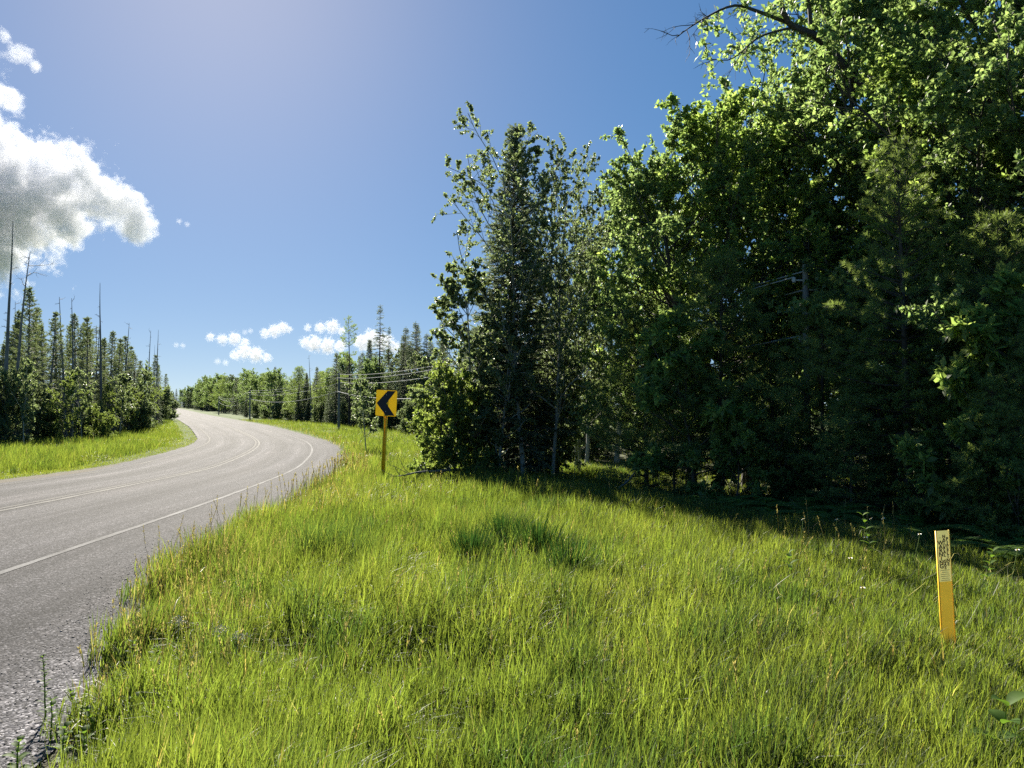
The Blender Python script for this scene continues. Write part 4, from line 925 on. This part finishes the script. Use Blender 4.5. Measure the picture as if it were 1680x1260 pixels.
for px, py, D, w, n_, lab in [(828, 905, 8.4, .14, 520, 'darkest grass clump, in the middle of the field'), (882, 922, 7.8, .17, 420, 'dark grass clump just right of the darkest one'), (772, 928, 7.6, .17, 420, 'dark grass clump left of the darkest one'), (930, 970, 6.7, .2, 260, 'loose dark grass clump nearest the camera of the four')]:
    x0 = at(px, py, D).x; a = rg.uniform(0, 6.28, n_); rr = np.abs(rg.normal(0, w * .5, n_)); x = x0 + rr * np.cos(a); y = D + rr * np.sin(a) * .7; c = np.array([.012, .03, .009]) * rg.uniform(.6, 1.7, n_)[:, None]
    o = blade_object('grass_clump', [blades(rg, x, y, gz(x, y) - .01, rg.uniform(.34, .62, n_), rg.uniform(.005, .008, n_), np.abs(rg.normal(.1, .12, n_)) + rr * .8, a, rg.uniform(.05, .5, n_), c)], GM); tag(o, lab, 'grass clump')
def seed_grass():
    rg = np.random.default_rng(61); n = 230; u = rg.random(n); y = 3.6 * (26 / 3.6) ** u; o_ = right_edge(y) + np.abs(rg.normal(.25, .35, n)) + .12; x, yy = road_pts(y, o_); T = MB()
    m = 120; ya = 3.2 * (16 / 3.2) ** rg.random(m); xa = rg.uniform(-.5, 1, m) * .5 * ya; k = off(xa, ya) > right_edge(ya) + .5; x = np.r_[x, xa[k]]; yy = np.r_[yy, ya[k]]
    C = []
    for i in range(len(x)):
        L = rg.uniform(.38, .68) * (1 if yy[i] > 4.5 else .9); b = bend_line(rg, [x[i], yy[i], ground_at(x[i], yy[i])], [rg.normal(.05, .16), rg.normal(0, .14), 1], L, 6, .05, -.04); w = .0013 * max(1, yy[i] / 6); T.tube(b, np.linspace(w * 1.3, w, 6), 3)
        k = 16; f = rg.uniform(.78, 1.0, k); P_ = np.array([along(b, min(q, .999))[0] for q in f]); d = norm(b[-1] - b[-2]); T.kites(P_, d + unit(rg, k) * .5, unit(rg, k), .02 * max(1, yy[i] / 9), .005 * max(1, yy[i] / 7), .1, 0)
    return T.mesh('seed_grass', [M['straw']])
M['straw'] = leaf_mat('brown_seed_heads', [(.20, .16, .07), (.28, .24, .10), (.36, .32, .15)], (1.6, 1.6, 1.0), .4, .6, .2)
tag(link('seed_grass', seed_grass()), 'tall brown seed headed grass stalks along the pavement edge', 'grass', None, 'stuff')
for i, (px, py, D) in enumerate([(352, 1085, 4.5), (372, 1105, 4.3), (290, 1075, 4.7)]):
    x = at(px, py, D).x; T = MB(); b = bend_line(rg, [0, 0, 0], [.1, 0, 1], .36, 5, .06, 0); T.tube(b, .0016, 3); e = b[-1]; k = 130
    P_ = e + unit(rg, k) * rg.random((k, 1)) ** .5 * np.array([.055, .055, .035]); T.kites(P_, unit(rg, k), unit(rg, k), .012, .005, .1, 0)
    tag(link('grass_plume', T.mesh('grass_plume', [M['plume']] if 'plume' in M else [M.setdefault('plume', plain_mat('pale_plume', (.5, .46, .36), .7, .2))]), None, (x, D, ground_at(x, D))), ['pale fluffy grass plume in front of the brown stalks, highest of three', 'pale fluffy grass plume lowest of the three', 'pale fluffy grass plume nearest the pavement of the three'][i], 'grass plume')
def gravel():
    rg = np.random.default_rng(17); n = 5200; y = 2.6 * (24 / 2.6) ** rg.random(n); o_ = right_edge(y) + rg.normal(-.12, .26, n); x, yy = road_pts(y, o_); z = np.where(o_ < right_edge(y) - .05, zr(yy) + .003, gz(x, yy) + .004)
    s_ = rg.uniform(.003, .008, n) * (1 + (rg.random(n) < .02) * 1.2); bv = np.array([(1, 0, 0), (-1, 0, 0), (0, 1, 0), (0, -1, 0), (0, 0, .8), (0, 0, -.5)], float); F = np.array([(0, 2, 4), (2, 1, 4), (1, 3, 4), (3, 0, 4), (2, 0, 5), (1, 2, 5), (3, 1, 5), (0, 3, 5)])
    a = rg.uniform(0, 6.28, n); V = bv[None] * rg.uniform(.6, 1.3, (n, 6, 1)); c, sn = np.cos(a)[:, None], np.sin(a)[:, None]
    V = np.stack([V[..., 0] * c - V[..., 1] * sn, V[..., 0] * sn + V[..., 1] * c, V[..., 2] * .75], -1) * s_[:, None, None] + np.stack([x, yy, z], 1)[:, None]
    return mesh_np('gravel', V.reshape(-1, 3), [((np.arange(n)[:, None, None] * 6 + F[None]).reshape(-1, 3), 0)], [M['stone']])
M['stone'] = leaf_mat('gravel_stones', [(.10, .095, .09), (.22, .205, .19), (.36, .33, .30)], (0, 0, 0), 0.0, .8, .2)
tag(link('gravel', gravel()), 'loose grey gravel and sand along the pavement edge', 'gravel', None, 'stuff')

# ------------------------------------------------------------------ clouds
def cloud(spheres, D, label, group=None, dens=.02, rough=1.0, seed=0):
    C = [(at(px, py, D), r / 1260 * D) for px, py, r in spheres]
    c0 = sum((c for c, _ in C), Vector()) / len(C); rm = max(r for _, r in C)
    import bmesh
    bm = bmesh.new()
    for c, r in C: bmesh.ops.create_icosphere(bm, subdivisions=3, radius=r * 1.65, matrix=Matrix.Translation(c - c0))
    me = bpy.data.meshes.new('cloud'); bm.to_mesh(me); bm.free()
    o = link('cloud', me, None, c0); md = o.modifiers.new('join', 'REMESH'); md.mode = 'VOXEL'; md.voxel_size = rm * .16
    m, t, out = new_mat('cloud_vapour'); L = t.links.new; tc = N(t, 'ShaderNodeTexCoord'); prev = None
    wn = N(t, 'ShaderNodeTexNoise'); wn.inputs['Scale'].default_value = 1.6 / rm; wn.inputs['Detail'].default_value = 3; L(tc.outputs['Object'], wn.inputs['Vector'])
    for c, r in C:
        d = N(t, 'ShaderNodeVectorMath', operation='DISTANCE'); L(tc.outputs['Object'], d.inputs[0]); d.inputs[1].default_value = c - c0
        f = N(t, 'ShaderNodeMath', operation='MULTIPLY_ADD'); L(d.outputs['Value'], f.inputs[0]); f.inputs[1].default_value = -1 / r; f.inputs[2].default_value = 1.0
        if prev is None: prev = f.outputs[0]
        else:
            x = N(t, 'ShaderNodeMath', operation='SMOOTH_MAX'); L(prev, x.inputs[0]); L(f.outputs[0], x.inputs[1]); x.inputs[2].default_value = .25; prev = x.outputs[0]
    ad = N(t, 'ShaderNodeVectorMath', operation='ADD'); ad.inputs[1].default_value = (seed * 37.1 * rm, 0, 0); L(tc.outputs['Object'], ad.inputs[0])
    n = N(t, 'ShaderNodeTexNoise'); n.inputs['Scale'].default_value = 2.6 / rm; n.inputs['Detail'].default_value = 9; n.inputs['Roughness'].default_value = .68; L(ad.outputs[0], n.inputs['Vector'])
    a = N(t, 'ShaderNodeMath', operation='MULTIPLY_ADD'); L(n.outputs[0], a.inputs[0]); a.inputs[1].default_value = 2.6 * rough; a.inputs[2].default_value = -1.3 * rough + .02
    b = N(t, 'ShaderNodeMath', operation='ADD'); L(a.outputs[0], b.inputs[0]); L(prev, b.inputs[1]); acc = b.outputs[0]
    for sc_, am in ((4.0, .45), (10., .28), (24., .16)):      # billows
        vo = N(t, 'ShaderNodeTexVoronoi'); vo.inputs['Scale'].default_value = sc_ / rm; L(ad.outputs[0], vo.inputs['Vector'])
        c_ = N(t, 'ShaderNodeMath', operation='MULTIPLY_ADD'); L(vo.outputs['Distance'], c_.inputs[0]); c_.inputs[1].default_value = -am; L(acc, c_.inputs[2]); acc = c_.outputs[0]
    mr = N(t, 'ShaderNodeMapRange'); L(acc, mr.inputs[0]); mr.inputs[1].default_value = -.26; mr.inputs[2].default_value = -.04; mr.inputs[3].default_value = 0; mr.inputs[4].default_value = dens
    v = N(t, 'ShaderNodeVolumePrincipled'); v.inputs['Color'].default_value = (.79, .80, .83, 1); v.inputs['Anisotropy'].default_value = .1; L(mr.outputs[0], v.inputs['Density']); L(v.outputs[0], out.inputs['Volume'])
    me.materials.append(m); tag(o, label, 'cloud', group); return o
cloud([(-60, 330, 140), (60, 318, 84), (130, 312, 66), (185, 345, 50), (225, 365, 34), (-5, 235, 55), (-40, 140, 50), (20, 165, 24), (34, 92, 20), (56, 108, 14), (8, 60, 18), (-90, 60, 60), (50, 385, 44), (120, 372, 40), (10, 430, 30), (8, 456, 14)], 1800, 'huge white cumulus cloud with a grey base at the left border of the sky', dens=.03, rough=1.25)
small = [([(345, 553, 8), (365, 557, 10), (385, 556, 12), (402, 561, 8)], 'flat white cloud above the notched pair over the road end'), ([(385, 583, 9), (400, 577, 14), (420, 582, 14), (438, 587, 9)], 'puffy cloud with a grey underside, lowest of the middle clouds'), ([(435, 547, 9), (450, 543, 12), (464, 538, 11), (474, 541, 7)], 'lumpy white cloud in the middle of the row of small clouds'), ([(505, 538, 7), (525, 537, 10), (545, 536, 13), (560, 543, 8)], 'flat cloud left of the top of the ragged pine'), ([(500, 562, 10), (515, 564, 15), (537, 568, 15), (558, 568, 12)], 'long cloud touching the ragged pine below the flat one'), ([(595, 562, 15), (610, 556, 17), (630, 562, 17), (648, 570, 12)], 'cloud behind the tall spruce spire'), ([(289, 566, 5), (300, 567, 5)], 'tiny cloud leftmost of the low row'), ([(357, 593, 6), (370, 595, 6)], 'tiny cloud lowest over the road end'), ([(402, 545, 5), (411, 543, 5)], 'tiny cloud between the flat white cloud and the lumpy one'), ([(294, 363, 5), (307, 368, 5)], 'tiny wisp of cloud right of the huge cumulus')]
for i, (sp, lab) in enumerate(small): cloud(sp, 4000, lab, dens=.03 if i < 6 else .015, seed=i + 1, rough=1.3)
